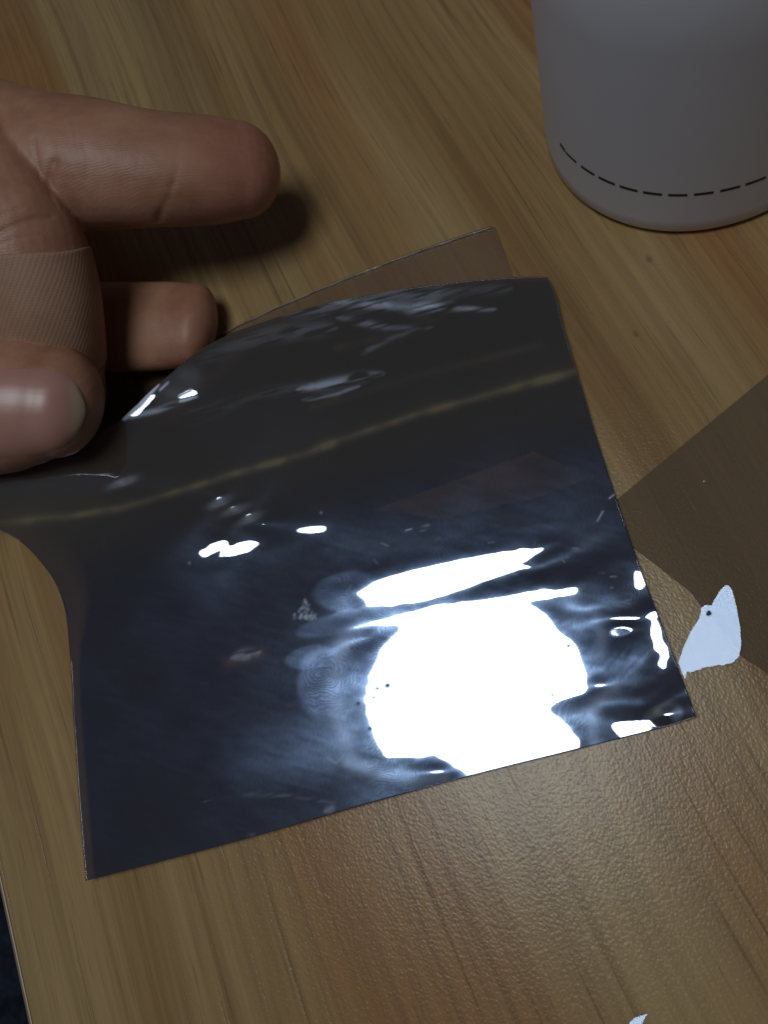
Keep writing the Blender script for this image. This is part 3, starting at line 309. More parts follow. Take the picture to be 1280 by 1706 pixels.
43554 43260 42974 42693 42415 42135 41853 41566 41273 40973 40665 40351 40029 39700 39365 39025 38679 38329 37975 37618 37258 36896 36533 36170 35806 35443 35080 34718 34356 33992 33626 33257 32883 32503 32116 31722 31322 30922 30531 30165 29840 29555 29282 28964 28637 28455 28489 29170 31046 31464 31852 32897 34742 36723 39067 34413 27233 23696 22647 22144 21837 21689 21630 21512 21392 21059 20636 19876 19576 19042 18569 18314 18183 18126 17979 17871 17795 17532 17188 16839 16459 16055 15656 15287 14948 14598
43790 43497 43205 42912 42615 42314 42008 41695 41377 41053 40723 40387 40047 39703 39355 39005 38652 38297 37941 37583 37226 36868 36511 36154 35797 35442 35086 34730 34372 34011 33646 33277 32901 32518 32128 31733 31337 30949 30577 30225 29889 29555 29220 28946 28829 28943 29436 30156 30077 30362 30824 31030 30396 28438 24491 22300 21758 21855 22230 21982 21951 21965 21931 21832 21565 21217 20747 20468 20008 19668 19448 19252 19070 18855 18666 18437 18098 17747 17384 16984 16575 16183 15815 15463 15119 14799
43960 43656 43349 43038 42722 42401 42075 41744 41409 41069 40726 40379 40030 39679 39327 38974 38620 38265 37911 37557 37203 36851 36499 36147 35797 35446 35094 34740 34384 34024 33659 33288 32910 32526 32137 31746 31358 30977 30601 30230 29863 29519 29246 29098 29105 29271 29415 29261 29390 29351 28910 27909 26335 24492 23655 22744 21854 21307 21164 21507 21815 21959 21959 21800 21561 21250 20987 20617 20349 20112 19864 19624 19372 19118 18815 18460 18105 17727 17327 16933 16554 16187 15828 15476 15129 14774
44063 43744 43422 43095 42765 42429 42091 41748 41403 41056 40706 40355 40004 39651 39299 38946 38594 38242 37891 37541 37192 36843 36495 36147 35799 35451 35100 34748 34392 34031 33665 33294 32916 32534 32150 31764 31379 30994 30612 30241 29901 29623 29432 29329 29281 29188 29005 28921 28581 27958 27038 25883 24723 23923 22973 22379 22256 22406 22624 22638 22548 22407 22201 21959 21678 21402 21078 20817 20547 20269 19997 19713 19414 19080 18724 18365 17985 17598 17221 16851 16486 16127 15774 15423 15070 14720
44114 43784 43450 43112 42771 42428 42082 41734 41385 41034 40683 40332 39981 39629 39279 38928 38579 38230 37881 37534 37187 36841 36495 36149 35803 35455 35105 34752 34395 34034 33669 33299 32924 32547 32167 31785 31404 31027 30665 30333 30049 29819 29635 29466 29267 29034 28788 28331 27719 26954 26095 25281 24626 23981 23681 23590 23530 23436 23265 23109 22934 22704 22436 22137 21832 21510 21222 20917 20613 20313 20000 19672 19326 18970 18608 18234 17861 17495 17131 16771 16416 16064 15713 15361 15008 14652
44134 43795 43453 43109 42763 42415 42066 41717 41366 41016 40666 40315 39965 39616 39267 38919 38571 38224 37878 37532 37187 36842 36497 36151 35805 35456 35106 34753 34396 34036 33672 33305 32934 32561 32187 31815 31449 31098 30773 30480 30220 29982 29746 29490 29206 28871 28399 27850 27219 26558 25948 25428 24971 24723 24530 24336 24151 23956 23762 23519 23226 22910 22581 22252 21919 21601 21272 20948 20623 20289 19946 19593 19236 18875 18508 18144 17784 17426 17071 16720 16370 16020 15669 15318 14966 14615
44138 43793 43447 43100 42751 42402 42053 41703 41354 41004 40655 40306 39957 39609 39262 38915 38568 38223 37877 37532 37188 36843 36498 36152 35805 35456 35105 34751 34395 34036 33675 33310 32945 32579 32216 31860 31518 31194 30893 30610 30336 30060 29767 29446 29074 28624 28134 27602 27070 26581 26150 25781 25520 25268 25029 24803 24561 24296 23991 23664 23331 22990 22647 22303 21965 21621 21282 20941 20594 20243 19888 19531 19171 18810 18452 18096 17742 17391 17042 16693 16345 15996 15647 15297 14947 14597
44134 43787 43439 43091 42742 42393 42044 41695 41346 40998 40650 40302 39954 39607 39261 38914 38569 38223 37878 37533 37188 36843 36497 36151 35803 35453 35102 34748 34393 34035 33676 33316 32957 32602 32253 31915 31591 31280 30979 30682 30379 30062 29719 29338 28915 28472 28008 27557 27138 26758 26423 26140 25857 25588 25321 25033 24725 24397 24060 23717 23366 23013 22661 22312 21961 21614 21264 20912 20559 20204 19847 19490 19133 18779 18426 18075 17726 17378 17031 16684 16336 15988 15640 15292 14944 14596
44130 43782 43433 43085 42736 42388 42039 41691 41343 40995 40648 40301 39954 39607 39261 38915 38570 38224 37879 37533 37188 36842 36495 36148 35799 35449 35097 34744 34390 34034 33679 33325 32974 32630 32293 31966 31646 31332 31018 30697 30364 30011 29633 29232 28822 28404 28001 27621 27266 26941 26639 26337 26044 25744 25429 25102 24764 24419 24068 23711 23355 23001 22648 22296 21945 21593 21240 20886 20532 20178 19823 19470 19119 18768 18419 18071 17724 17377 17030 16683 16336 15989 15641 15294 14947 14600
44127 43778 43430 43082 42734 42386 42038 41690 41343 40995 40648 40301 39955 39608 39262 38916 38570 38225 37879 37533 37187 36840 36493 36144 35795 35444 35093 34740 34387 34035 33684 33337 32994 32657 32326 31999 31674 31348 31016 30673 30316 29944 29561 29173 28784 28408 28048 27705 27378 27063 26748 26436 26116 25786 25449 25104 24754 24400 24044 23688 23334 22981 22628 22277 21925 21573 21221 20868 20516 20164 19814 19464 19115 18767 18420 18073 17727 17380 17033 16686 16339 15992 15645 15298 14952 14605
44124 43776 43428 43081 42733 42385 42038 41690 41343 40996 40649 40302 39956 39609 39263 38917 38571 38225 37878 37532 37185 36837 36489 36140 35790 35440 35089 34738 34387 34039 33692 33350 33011 32677 32344 32012 31678 31338 30990 30633 30267 29895 29522 29151 28790 28439 28100 27770 27445 27120 26795 26463 26125 25783 25434 25082 24728 24373 24019 23666 23314 22962 22611 22260 21910 21559 21209 20859 20509 20160 19812 19464 19117 18770 18424 18077 17731 17384 17037 16690 16343 15996 15649 15302 14956 14609
44123 43776 43428 43080 42733 42385 42038 41691 41344 40997 40650 40303 39957 39610 39264 38917 38571 38224 37877 37530 37183 36835 36486 36137 35787 35436 35086 34737 34390 34044 33701 33362 33024 32687 32350 32010 31666 31316 30959 30598 30233 29869 29509 29155 28809 28470 28137 27805 27474 27141 26802 26460 26114 25763 25411 25058 24704 24352 24000 23649 23298 22949 22599 22250 21901 21552 21204 20855 20507 20160 19813 19466 19120 18773 18427 18080 17734 17387 17040 16693 16346 15999 15652 15305 14958 14611
44123 43775 43428 43080 42733 42386 42039 41691 41344 40998 40651 40304 39957 39611 39264 38917 38571 38224 37876 37529 37180 36832 36483 36133 35783 35434 35086 34739 34394 34051 33710 33370 33031 32690 32347 32000 31648 31292 30933 30573 30215 29860 29510 29166 28827 28492 28157 27821 27483 27141 26796 26447 26096 25744 25391 25039 24687 24336 23986 23637 23289 22940 22592 22244 21896 21549 21202 20855 20508 20161 19815 19469 19122 18776 18429 18083 17736 17389 17042 16695 16348 16001 15654 15307 14960 14612
44122 43775 43428 43080 42733 42386 42039 41692 41345 40998 40651 40305 39958 39611 39264 38918 38570 38223 37875 37526 37177 36828 36479 36129 35780 35432 35086 34741 34399 34057 33717 33376 33034 32689 32340 31987 31630 31271 30913 30557 30205 29858 29516 29178 28842 28506 28168 27828 27483 27136 26786 26433 26081 25728 25376 25024 24674 24325 23977 23629 23282 22934 22587 22240 21894 21547 21201 20855 20509 20163 19817 19471 19124 18778 18431 18084 17737 17390 17043 16696 16349 16002 15655 15308 14961 14613
44122 43775 43428 43080 42733 42386 42039 41692 41345 40999 40652 40305 39959 39612 39265 38918 38570 38222 37873 37524 37174 36823 36473 36124 35776 35429 35086 34744 34405 34066 33727 33385 33039 32688 32332 31971 31609 31248 30890 30539 30195 29856 29523 29190 28857 28521 28180 27833 27484 27130 26775 26420 26065 25712 25360 25010 24662 24315 23968 23622 23275 22929 22583 22237 21892 21546 21201 20856 20510 20165 19819 19473 19126 18780 18433 18086 17739 17392 17045 16698 16351 16003 15656 15309 14962 14614
44121 43774 43427 43080 42733 42386 42039 41693 41346 40999 40653 40306 39960 39613 39267 38919 38572 38223 37874 37523 37171 36819 36466 36115 35765 35420 35078 34742 34408 34077 33743 33405 33059 32702 32335 31960 31583 31211 30848 30501 30164 29846 29525 29211 28886 28553 28205 27857 27487 27128 26762 26397 26042 25687 25338 24991 24646 24303 23958 23615 23269 22926 22579 22235 21891 21546 21202 20858 20513 20168 19823 19477 19130 18783 18435 18088 17741 17393 17046 16699 16352 16005 15658 15310 14963 14617'''.split(), float).reshape(70, 86) * 1e-7
def bspl(u):
    return [(1 - u)**3 / 6, (3*u**3 - 6*u**2 + 4) / 6, (-3*u**3 + 3*u**2 + 3*u + 1) / 6, u**3 / 6]
def zfilm(x, y):
    sx, sy = (x - KX0) / KN, (y - KY0) / KN
    i = np.clip(np.floor(sx).astype(int), 0, ZC.shape[1] - 4); j = np.clip(np.floor(sy).astype(int), 0, ZC.shape[0] - 4)
    bx, by = bspl(sx - i), bspl(sy - j); z = 0
    for a in range(4):
        for b in range(4): z = z + by[a] * bx[b] * ZC[j + a, i + b]
    return z


def curve(pts, n):
    P = np.array(pts, float); d = np.r_[0, np.cumsum(np.linalg.norm(np.diff(P, axis=0), axis=1))]; d /= d[-1]
    # smooth (Catmull-Rom like) resampling through chord length
    s = np.linspace(0, 1, n); out = np.empty((n, 2))
    m = np.gradient(P, d, axis=0)
    k = np.clip(np.searchsorted(d, s) - 1, 0, len(d) - 2); h = d[k + 1] - d[k]; u = (s - d[k]) / h
    for c in range(2):
        out[:, c] = (2*u**3 - 3*u**2 + 1) * P[k, c] + (u**3 - 2*u**2 + u) * h * m[k, c] + (-2*u**3 + 3*u**2) * P[k + 1, c] + (u**3 - u**2) * h * m[k + 1, c]
    return out
def polydist(x, y, pts):
    d = np.full(x.shape, 1e9); pts = np.array(pts, float)
    for a, b in zip(pts[:-1], pts[1:]):
        ab = b - a; tt = np.clip(((x - a[0]) * ab[0] + (y - a[1]) * ab[1]) / (ab @ ab), 0, 1)
        d = np.minimum(d, np.hypot(x - a[0] - tt * ab[0], y - a[1] - tt * ab[1]))
    return d
def inpoly(x, y, pts):
    c = np.zeros(x.shape, bool); n = len(pts)
    for i in range(n):
        (x1, y1), (x2, y2) = pts[i], pts[(i + 1) % n]
        c ^= ((y1 > y) != (y2 > y)) & (x < (x2 - x1) * (y - y1) / (y2 - y1 + 1e-9) + x1)
    return c

NU, NV = 430, 400
bo = curve([(142, 1468), (400, 1400), (656, 1327), (815, 1285), (1000, 1239), (1150, 1199), (1162, 1195)], NU)
to = curve([(-85, 775), (0, 768), (90, 752), (165, 722), (201, 699), (222, 679), (249, 653), (282, 624), (319, 593), (345, 576), (380, 558), (440, 536), (520, 511), (600, 494), (700, 477), (800, 466), (880, 461), (913, 461)], NU)
le = curve([(142, 1468), (130, 1320), (122, 1200), (115, 1080), (106, 1010), (92, 972), (66, 935), (34, 903), (0, 884), (-40, 868), (-70, 830), (-85, 775)], NV)
ri = curve([(1162, 1195), (1112, 1062), (1064, 935), (1033, 845), (1002, 752), (968, 640), (938, 540), (918, 470), (913, 461)], NV)
u, v = np.meshgrid(np.linspace(0, 1, NU), np.linspace(0, 1, NV))
PX = np.empty((NV, NU, 2))
for c in range(2):
    PX[..., c] = (1 - v) * bo[None, :, c] + v * to[None, :, c] + (1 - u) * le[:, None, c] + u * ri[:, None, c] \
        - ((1 - u) * (1 - v) * bo[0, c] + u * (1 - v) * bo[-1, c] + (1 - u) * v * to[0, c] + u * v * to[-1, c])
fx, fy = PX[..., 0], PX[..., 1]
FP = at(fx, fy, np.maximum(zfilm(fx, fy), .0010)).reshape(-1, 3)
idx = np.arange(NU * NV).reshape(NV, NU)
FQ = np.stack([idx[:-1, :-1], idx[:-1, 1:], idx[1:, 1:], idx[1:, :-1]], -1).reshape(-1, 4)

def rnoise(x, y, seed, s):
    "cheap value noise in pixels"
    r = np.random.default_rng(seed).random((64, 64)); X, Y = x / s, y / s
    i, j = np.floor(X).astype(int), np.floor(Y).astype(int); a, b = X - i, Y - j; a = a * a * (3 - 2 * a); b = b * b * (3 - 2 * b)
    g = lambda p, q: r[p % 64, q % 64]
    return (g(i, j) * (1 - a) + g(i + 1, j) * a) * (1 - b) + (g(i, j + 1) * (1 - a) + g(i + 1, j + 1) * a) * b
ft = fy + .265 * fx
n1 = rnoise(fx, fy, 1, 60); n2 = rnoise(fx, fy, 2, 22); n3 = rnoise(fx, fy, 3, 8); n4 = rnoise(fx + fy * .2, fy * 4 - fx, 5, 26)

# tan streaks and patches mixed into the film as a dull matt tone
streak = [(-80, 885), (0, 872), (120, 860), (190, 848), (240, 836), (300, 818), (400, 786), (500, 760), (545, 742), (620, 715), (700, 690), (790, 665), (870, 642), (920, 630), (960, 618)]
dS = polydist(fx, fy, streak)
side = np.interp(fx, [p[0] for p in streak], [p[1] for p in streak]) - fy       # + above the streak
clear = np.exp(-(dS / (5.5 + 3 * n1)) ** 2) * (.30 + .95 * n2 * (.5 + n1)) * sm(-100, 180, fx) + .22 * np.exp(-np.clip(side, 0, 99) / 16) * (side > 0) * (n1 * .6 + .5)
clear += .16 * gs(fx, 40, 130) * gs(fy, 855, 55)
clear += .25 * np.exp(-(polydist(fx, fy, [(560, 580), (640, 560), (700, 540), (735, 528)]) / 6) ** 2) * n2
clear += .22 * np.exp(-(polydist(fx, fy, [(520, 678), (600, 655), (700, 625), (840, 590), (900, 574)]) / 7) ** 2) * (n1 + .2)
clear = np.clip(clear, 0, 1)
# grime (rough glossy), rub marks, fingerprints, dried spots; lamp halo and glints painted in
def blob(cx, cy, rx, ry, a=0., e=1.0):
    ca, sa = math.cos(math.radians(a)), math.sin(math.radians(a)); X, Y = fx - cx, fy - cy
    return 1 - sm(.75 * e, 1.0, np.hypot((X * ca + Y * sa) / rx, (-X * sa + Y * ca) / ry) + (n2 - .5) * .18)
dirt_halo = .095 + .09 * (n1 - .5)
dirt_halo *= sm(900, 1120, ft) * .92 + .08
dirt_halo += .42 * blob(575, 985, 58, 36, -12) + .30 * blob(600, 1030, 120, 22, -13)
dirt_halo += .45 * blob(555, 1140, 70, 66) * sm(478, 500, fx) + .25 * blob(520, 1095, 50, 22, -10)
dirt_halo += .35 * blob(620, 1110, 80, 150, 0, .6) + .30 * blob(600, 1230, 160, 50, -14, .4) + .25 * blob(480, 1250, 160, 80, -14, .3)
dirt_halo += .55 * blob(1020, 1100, 72, 62, -30, .6) * (.4 + .9 * rnoise((fx + fy * .8), (fy - fx * .8) * .12, 7, 5)) + .30 * blob(985, 1015, 60, 60, 0, .5)
dirt_halo += .3 * blob(660, 955, 150, 18, -14, .5) + .2 * blob(820, 905, 200, 22, -12, .4)
dirt_halo += .25 * blob(760, 1290, 200, 50, -14, .5)
dl_ = np.hypot((fx - 795) / 1.0, (fy - 1135) / .8) - 185
dirt_halo += .85 * np.exp(-np.clip(dl_, 0, 999) / 48) * (.35 + .5 * n2 + .5 * rnoise(fx * .5 + fy * .8, fy * .5 - fx * .1, 31, 6))  # bloom around the lamp's reflection, painted as extra grime
dirt_halo *= .75 + .5 * n4
scuff_glint = np.zeros_like(fx)
for k in range(95):                                  # a dried, branching little stain
    hh2 = rng.random() ** .7; cx = 508 + (rng.random() - .5) * 42 * hh2; cy = 998 + 34 * hh2 + rng.normal()
    if k > 60: cx, cy = 490 + 38 * rng.random(), 1029 - 3.5 * math.sin(k) + .12 * (490 - cx)
    scuff_glint += .55 * rng.random() * gs(fx, cx, 1.7) * gs(fy, cy, 1.9)
scuff_glint = np.clip(scuff_glint, 0, .8)
n5 = rnoise(fx * .10, ft, 21, 3.5) * .6 + rnoise(fx * .3, ft, 22, 9) * .4
def stroke(pts, w, a, nn=n2):
    pts = np.array(pts, float); L_ = pts[-1] - pts[0]
    s_ = np.clip(((fx - pts[0, 0]) * L_[0] + (fy - pts[0, 1]) * L_[1]) / (L_ @ L_), 0, 1)
    wv_ = w * (.30 + 1.5 * np.sqrt(s_ * (1 - s_)) * (.6 + .8 * n1)) if w > 2.7 else w
    tex = sm(.28, .62, n5) if w > 2.7 else 1.0
    return a * 1.6 * np.exp(-(polydist(fx, fy, pts) / wv_) ** 2) * (.35 + .9 * nn) * tex
scuff_glint += stroke([(545, 500), (640, 510), (720, 512), (828, 516)], 5.5, .30) + stroke([(640, 505), (690, 516), (760, 505)], 8, .18)  # bluish reflected streaks painted as pale strokes
scuff_glint += stroke([(495, 650), (560, 637), (640, 622)], 6, .34, n1) + stroke([(502, 668), (560, 656), (600, 643)], 3, .22)
scuff_glint += stroke([(560, 528), (640, 545), (700, 548)], 5, .16) + stroke([(600, 590), (660, 560), (720, 545)], 4, .10)
scuff_glint += stroke([(206, 697), (232, 676), (262, 641)], 2.6, 1.3, n1) + stroke([(205, 698), (260, 684), (322, 662)], 3.2, .5) + stroke([(298, 660), (318, 650)], 2.0, 1.0) + stroke([(300, 668), (328, 661)], 1.6, .9) + stroke([(266, 650), (280, 637)], 1.6, .8)  # glints on the fold, painted as bright strokes
scuff_glint += stroke([(470, 522), (640, 493), (850, 480)], 13, .11, n1) + stroke([(330, 600), (450, 560), (560, 545)], 12, .07, n1) + stroke([(300, 700), (420, 660), (520, 640)], 10, .06, n1)  # broad soft sheen painted along the upper part
scuff_glint += .14 * blob(300, 640, 60, 36, -35, .3) * n2
scuff_glint += stroke([(384, 1098), (410, 1088), (434, 1086)], 6, .22, n3) + stroke([(385, 1110), (400, 1100), (418, 1092)], 4, .30, n3)
scuff_glint += stroke([(700, 884), (716, 874)], 3, .3) + stroke([(996, 868), (1005, 852)], 1.2, .9) + stroke([(676, 884), (686, 881)], 1.2, .5)
scuff_glint += stroke([(1016, 830), (1024, 824)], 1.3, .6) + stroke([(340, 1336), (420, 1324), (480, 1326), (560, 1338)], 3, .10)
scuff_glint += stroke([(412, 1382), (424, 1394)], 6, .12, n3) + stroke([(540, 1352), (560, 1345)], 6, .18, n3) + stroke([(545, 1262), (560, 1272), (575, 1256)], 1.5, .35, n3)
ghost_ring = np.exp(-(polydist(fx, fy, [(600, 1040), (578, 1064), (562, 1105), (556, 1150), (564, 1200), (580, 1240)]) / 13) ** 2)  # lamp's ghost reflection painted as pale arcs and lobes
ghost_ring += np.exp(-(polydist(fx, fy, [(582, 1268), (625, 1285), (690, 1298), (740, 1296)]) / 11) ** 2) + .6 * np.exp(-(polydist(fx, fy, [(955, 1010), (990, 1020), (1003, 1060), (1000, 1090)]) / 10) ** 2)
ghost_ring += .9 * np.exp(-(polydist(fx, fy, [(935, 1186), (975, 1192), (1000, 1165), (1022, 1148)]) / 13) ** 2) + .8 * np.exp(-(polydist(fx, fy, [(985, 1195), (990, 1235)]) / 10) ** 2) + .7 * blob(1128, 1188, 15, 18, 0, .4)
dirt_halo += .75 * ghost_ring * (.7 + .5 * n2); scuff_glint += .30 * ghost_ring * (.7 + .5 * n1)
for k in range(70):                                  # little scratches and lint
    cx, cy = 560 + 460 * rng.random(), 900 + 360 * rng.random(); a = rng.normal() * .5 - .25; l = 3 + 9 * rng.random()
    scuff_glint += stroke([(cx, cy), (cx + l * math.cos(a), cy + l * math.sin(a))], 1.3, .35 * rng.random(), n3 * 0 + .6)
for cx, cy, r in ((585, 1197, 2.4), (556, 1172, 2.5), (622, 1143, 2.), (608, 1250, 2.6), (645, 1144, 3.4), (628, 1147, 1.8), (616, 1214, 2.4), (586, 1080, 1.6), (945, 1075, 2.2), (536, 854, 2), (316, 938, 2)):
    scuff_glint += .5 * gs(fx, cx - 1, r) * gs(fy, cy, r)
pits_covers = np.zeros_like(fx)                             # dull dark specks where the coating is gone, and covers for stray lamp glints
for cx, cy, r in ((645, 1142, 4), (628, 1147, 2.4), (616, 1214, 3), (622, 1162, 2), (947, 1076, 2.6), (585, 1080, 2), (920, 1158, 2), (596, 1172, 3)):
    pits_covers += gs(fx, cx + 1, r * 1.1) * gs(fy, cy, r)
warmp = np.exp(-(polydist(fx, fy, [(380, 1104), (434, 1088)]) / 14) ** 2) + .8 * inpoly(fx, fy, [(620, 850), (760, 800), (890, 752), (962, 785), (975, 800), (900, 828), (800, 850), (740, 865)]) * (.35 + .6 * rnoise(fx, fy * 2.5, 12, 30))  # reflections of hand and phone painted as warm patches
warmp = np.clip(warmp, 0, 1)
for cx, cy in ((204, 804), (368, 836), (392, 850), (416, 864), (1098, 1186), (1098, 1182)):    # dull spots added to cover stray lamp glints
    pits_covers += 1.8 * gs(fx + 1.5 * (fy - cy), cx, 13) * gs(fy, cy, 9)
haze_ = np.clip(sm(1130, 900, ft), 0, 1)             # the lifted part blends to an even brownish matt tone

t = NT('dark_mirror_film'); p = t.pos()
aC, aD, aS, aP, aW, aH = (t.attr(k) for k in ('clear', 'dirt_halo', 'scuff_glint', 'pits_covers', 'warm', 'lift_tone'))
def ridges(cx, cy, sc, dist, squash=1.0):
    q = t.n('VectorMath', {0: p, 1: tuple(float(k) for k in at(cx, cy, .002))}, operation='SUBTRACT').outputs[0]
    q = t.scaled(q, (1, squash, 1), (0, 0, 0), (0, 0, .6 * dist))
    wob = t.n('TexNoise', {'Vector': q, 'Scale': 130, 'Detail': 2.0}).outputs['Color']
    wob = t.n('VectorMath', {0: wob, 1: (.5, .5, .5)}, operation='SUBTRACT').outputs[0]
    q2 = t.n('VectorMath', {0: t.n('VectorMath', {0: wob, 'Scale': .009}, operation='SCALE').outputs[0], 1: q}, operation='ADD').outputs[0]
    q2 = t.n('VectorMath', {0: q2, 1: (.004, .003 * dist - .004, 0)}, operation='ADD').outputs[0]
    wv = t.n('TexWave', {'Vector': q2, 'Scale': sc, 'Distortion': dist * 1.5, 'Detail': 2.0, 'Detail Scale': 1.2}, wave_type='RINGS', rings_direction='Z').outputs['Fac']
    return q, wv
cloud = t.noise(t.scaled(p, (60, 110, 60), (0, 0, 0), (0, 0, -.25)), 1.0, 5, .65)
rsum = None
for cx, cy, sc, rad, sq in ((560, 1140, 340, .0125, 1.1), (575, 985, 420, .010, 1.5), (640, 1065, 360, .013, 1.3), (930, 1190, 380, .010, 1.0), (520, 880, 480, .010, 1.2), (1040, 1000, 420, .010, 1.3), (740, 940, 420, .014, 1.6), (650, 1280, 380, .013, 1.2)):
    q, wv = ridges(cx, cy, sc, .6 + (cx * 7 + cy * 3) % 17 / 8, sq)
    ln = t.n('VectorMath', {0: q}, operation='LENGTH').outputs['Value']
    mk = t.math('MULTIPLY', t.math('MULTIPLY', t.rng(ln, rad, rad * .4), t.rng(cloud, .42, .6)), t.rng(wv, .4, .8))
    rsum = mk if rsum is None else t.math('ADD', rsum, mk)
fib = t.noise(t.scaled(p, (2600, 700, 900), (0, 0, 0), (0, 0, -.6)), 1.0, 3, .7)
spk = t.noise(t.scaled(p, (3000, 3000, 3000)), 1.0, 2, .6)
dm = t.math('MULTIPLY', aD, t.math('ADD', .45, t.math('MULTIPLY', t.math('MULTIPLY', cloud, fib), 2.3)))
dm = t.math('MULTIPLY', dm, t.math('ADD', .62, t.math('MULTIPLY', rsum, .42)))
wav = t.noise(t.scaled(p, (70, 200, 60), (0, 0, 0), (0, 0, .25)), 1.0, 3, .5)
bmp = t.n('Bump', {'Strength': .3, 'Distance': .00002, 'Height': t.math('ADD', wav, t.math('MULTIPLY', rsum, .05))})
mirror = t.n('BsdfGlossy', {'Color': (.30, .33, .41), 'Roughness': .012, 'Normal': bmp.outputs[0]}, distribution='GGX')
transp = t.n('BsdfTransparent', {'Color': (.44, .40, .35)})
base = t.n('AddShader', {0: mirror, 1: transp})
dullc = t.mix(aH, (.040, .046, .075), (.125, .104, .075))
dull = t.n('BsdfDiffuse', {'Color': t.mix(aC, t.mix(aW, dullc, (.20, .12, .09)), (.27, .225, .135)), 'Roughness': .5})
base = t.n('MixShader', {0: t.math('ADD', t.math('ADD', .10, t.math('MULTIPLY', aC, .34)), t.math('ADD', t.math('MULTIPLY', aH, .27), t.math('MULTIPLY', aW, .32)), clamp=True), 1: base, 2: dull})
sheen = t.n('BsdfGlossy', {'Color': (.42, .60, .95), 'Roughness': .34, 'Normal': bmp.outputs[0]})
sheen2 = t.n('BsdfGlossy', {'Color': (.35, .52, .9), 'Roughness': .55, 'Normal': bmp.outputs[0]})
sheen0 = t.n('BsdfGlossy', {'Color': (.42, .60, .92), 'Roughness': .20, 'Normal': bmp.outputs[0]})
dirt_halo_sh = t.n('MixShader', {0: .25, 1: t.n('MixShader', {0: .45, 1: sheen, 2: sheen0}), 2: sheen2})
m1 = t.n('MixShader', {0: t.math('MULTIPLY', dm, .56, clamp=True), 1: base, 2: dirt_halo_sh})
white = t.n('BsdfDiffuse', {'Color': (.62, .70, .86)})
m2 = t.n('MixShader', {0: t.math('MULTIPLY', aS, t.math('ADD', .35, t.math('MULTIPLY', spk, 1.2)), clamp=True), 1: m1, 2: white})
pit = t.n('BsdfPrincipled', {'Base Color': (.055, .065, .09), 'Roughness': .45})
m3 = t.n('MixShader', {0: t.math('MULTIPLY', aP, 1.3, clamp=True), 1: m2, 2: pit})
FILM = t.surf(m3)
t = NT('film_edge'); EDG = t.surf(t.n('BsdfPrincipled', {'Base Color': (.45, .50, .58), 'Roughness': .3, 'Metallic': .2}))

me = bpy.data.meshes.new('dark_film')
me.vertices.add(len(FP)); me.vertices.foreach_set('co', FP.astype(np.float32).ravel())
me.loops.add(FQ.size); me.loops.foreach_set('vertex_index', FQ.astype(np.int32).ravel())
me.polygons.add(len(FQ)); me.polygons.foreach_set('loop_start', np.arange(0, FQ.size, 4, dtype=np.int32)); me.polygons.foreach_set('loop_total', np.full(len(FQ), 4, np.int32))
me.update(calc_edges=True); me.polygons.foreach_set('use_smooth', np.ones(len(FQ), bool))
for k, a in (('clear', clear), ('dirt_halo', dirt_halo), ('scuff_glint', scuff_glint), ('pits_covers', pits_covers), ('warm', warmp), ('lift_tone', haze_)):
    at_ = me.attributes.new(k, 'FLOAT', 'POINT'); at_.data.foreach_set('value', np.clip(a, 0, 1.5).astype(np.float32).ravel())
me.materials.append(FILM); me.materials.append(EDG)
film = bpy.data.objects.new('dark_film', me); COL.objects.link(film)
so = film.modifiers.new('thickness', 'SOLIDIFY'); so.thickness = .00013; so.offset = -1; so.material_offset_rim = 1; so.use_even_offset = False
tag(film, 'large dark mirror-like film sheet held by the hand, reflecting a round white lamp', 'film sheet')

# ------------------------------------------------------------------ clear films
def sheet(name, pts, z0, z1, mat, mat_edge, zf=None, n=1):
    "a thin solid plate with the outline pts (photo pixels)"
    P = at([q[0] for q in pts], [q[1] for q in pts], z0)
    k = len(pts); V = [(a, b, z0) for a, b, _ in P] + [(a, b, z1) for a, b, _ in P]
    Fc = [tuple(range(k, 2 * k)), tuple(reversed(range(k)))] + [(i, (i + 1) % k, k + (i + 1) % k, k + i) for i in range(k)]
    o = mesh(name, V, Fc, mat, None, smooth=False); o.data.materials.append(mat_edge)
    for pl in o.data.polygons[2:]: pl.material_index = 1
    bm = bmesh.new(); bm.from_mesh(o.data); bmesh.ops.recalc_face_normals(bm, faces=bm.faces); bm.to_mesh(o.data); bm.free()
    return o
def clearmat(name, tint, milk, milkcol, gl, rough=.05):
    t = NT(name); p = t.pos()
    cl = t.noise(t.scaled(p, (40, 40, 40)), 1.0, 4, .6)
    a = t.n('MixShader', {0: t.math('MULTIPLY', t.math('ADD', .85, t.math('MULTIPLY', cl, .3)), milk, clamp=True), 1: t.n('BsdfTransparent', {'Color': tint}), 2: t.n('BsdfDiffuse', {'Color': milkcol})})
    b = t.n('Bump', {'Strength': .3, 'Distance': .00003, 'Height': t.noise(t.scaled(p, (90, 90, 90)), 1.0, 3)})
    g = t.n('BsdfGlossy', {'Color': (.9, .95, 1), 'Roughness': rough, 'Normal': b.outputs[0]})
    return t.surf(t.n('MixShader', {0: gl, 1: a, 2: g}))
CLR = clearmat('clear_film', (.92, .90, .88), .20, (.38, .265, .19), .035)
CLR2 = clearmat('milky_film', (.92, .89, .85), .30, (.30, .225, .15), .035)
t = NT('film_cut_edge'); p = t.pos()
sp = t.rng(t.noise(t.scaled(p, (420, 420, 10)), 1.0, 4, .8), .56, .66)
CE = t.surf(t.n('BsdfPrincipled', {'Base Color': t.mix(sp, (.30, .22, .15), (.75, .70, .66)), 'Roughness': .3}))  # pale sparkles in the colour stand for edge glints
t = NT('film_dark_edge'); CE2 = t.surf(t.n('BsdfPrincipled', {'Base Color': (.05, .04, .03), 'Roughness': .4}))

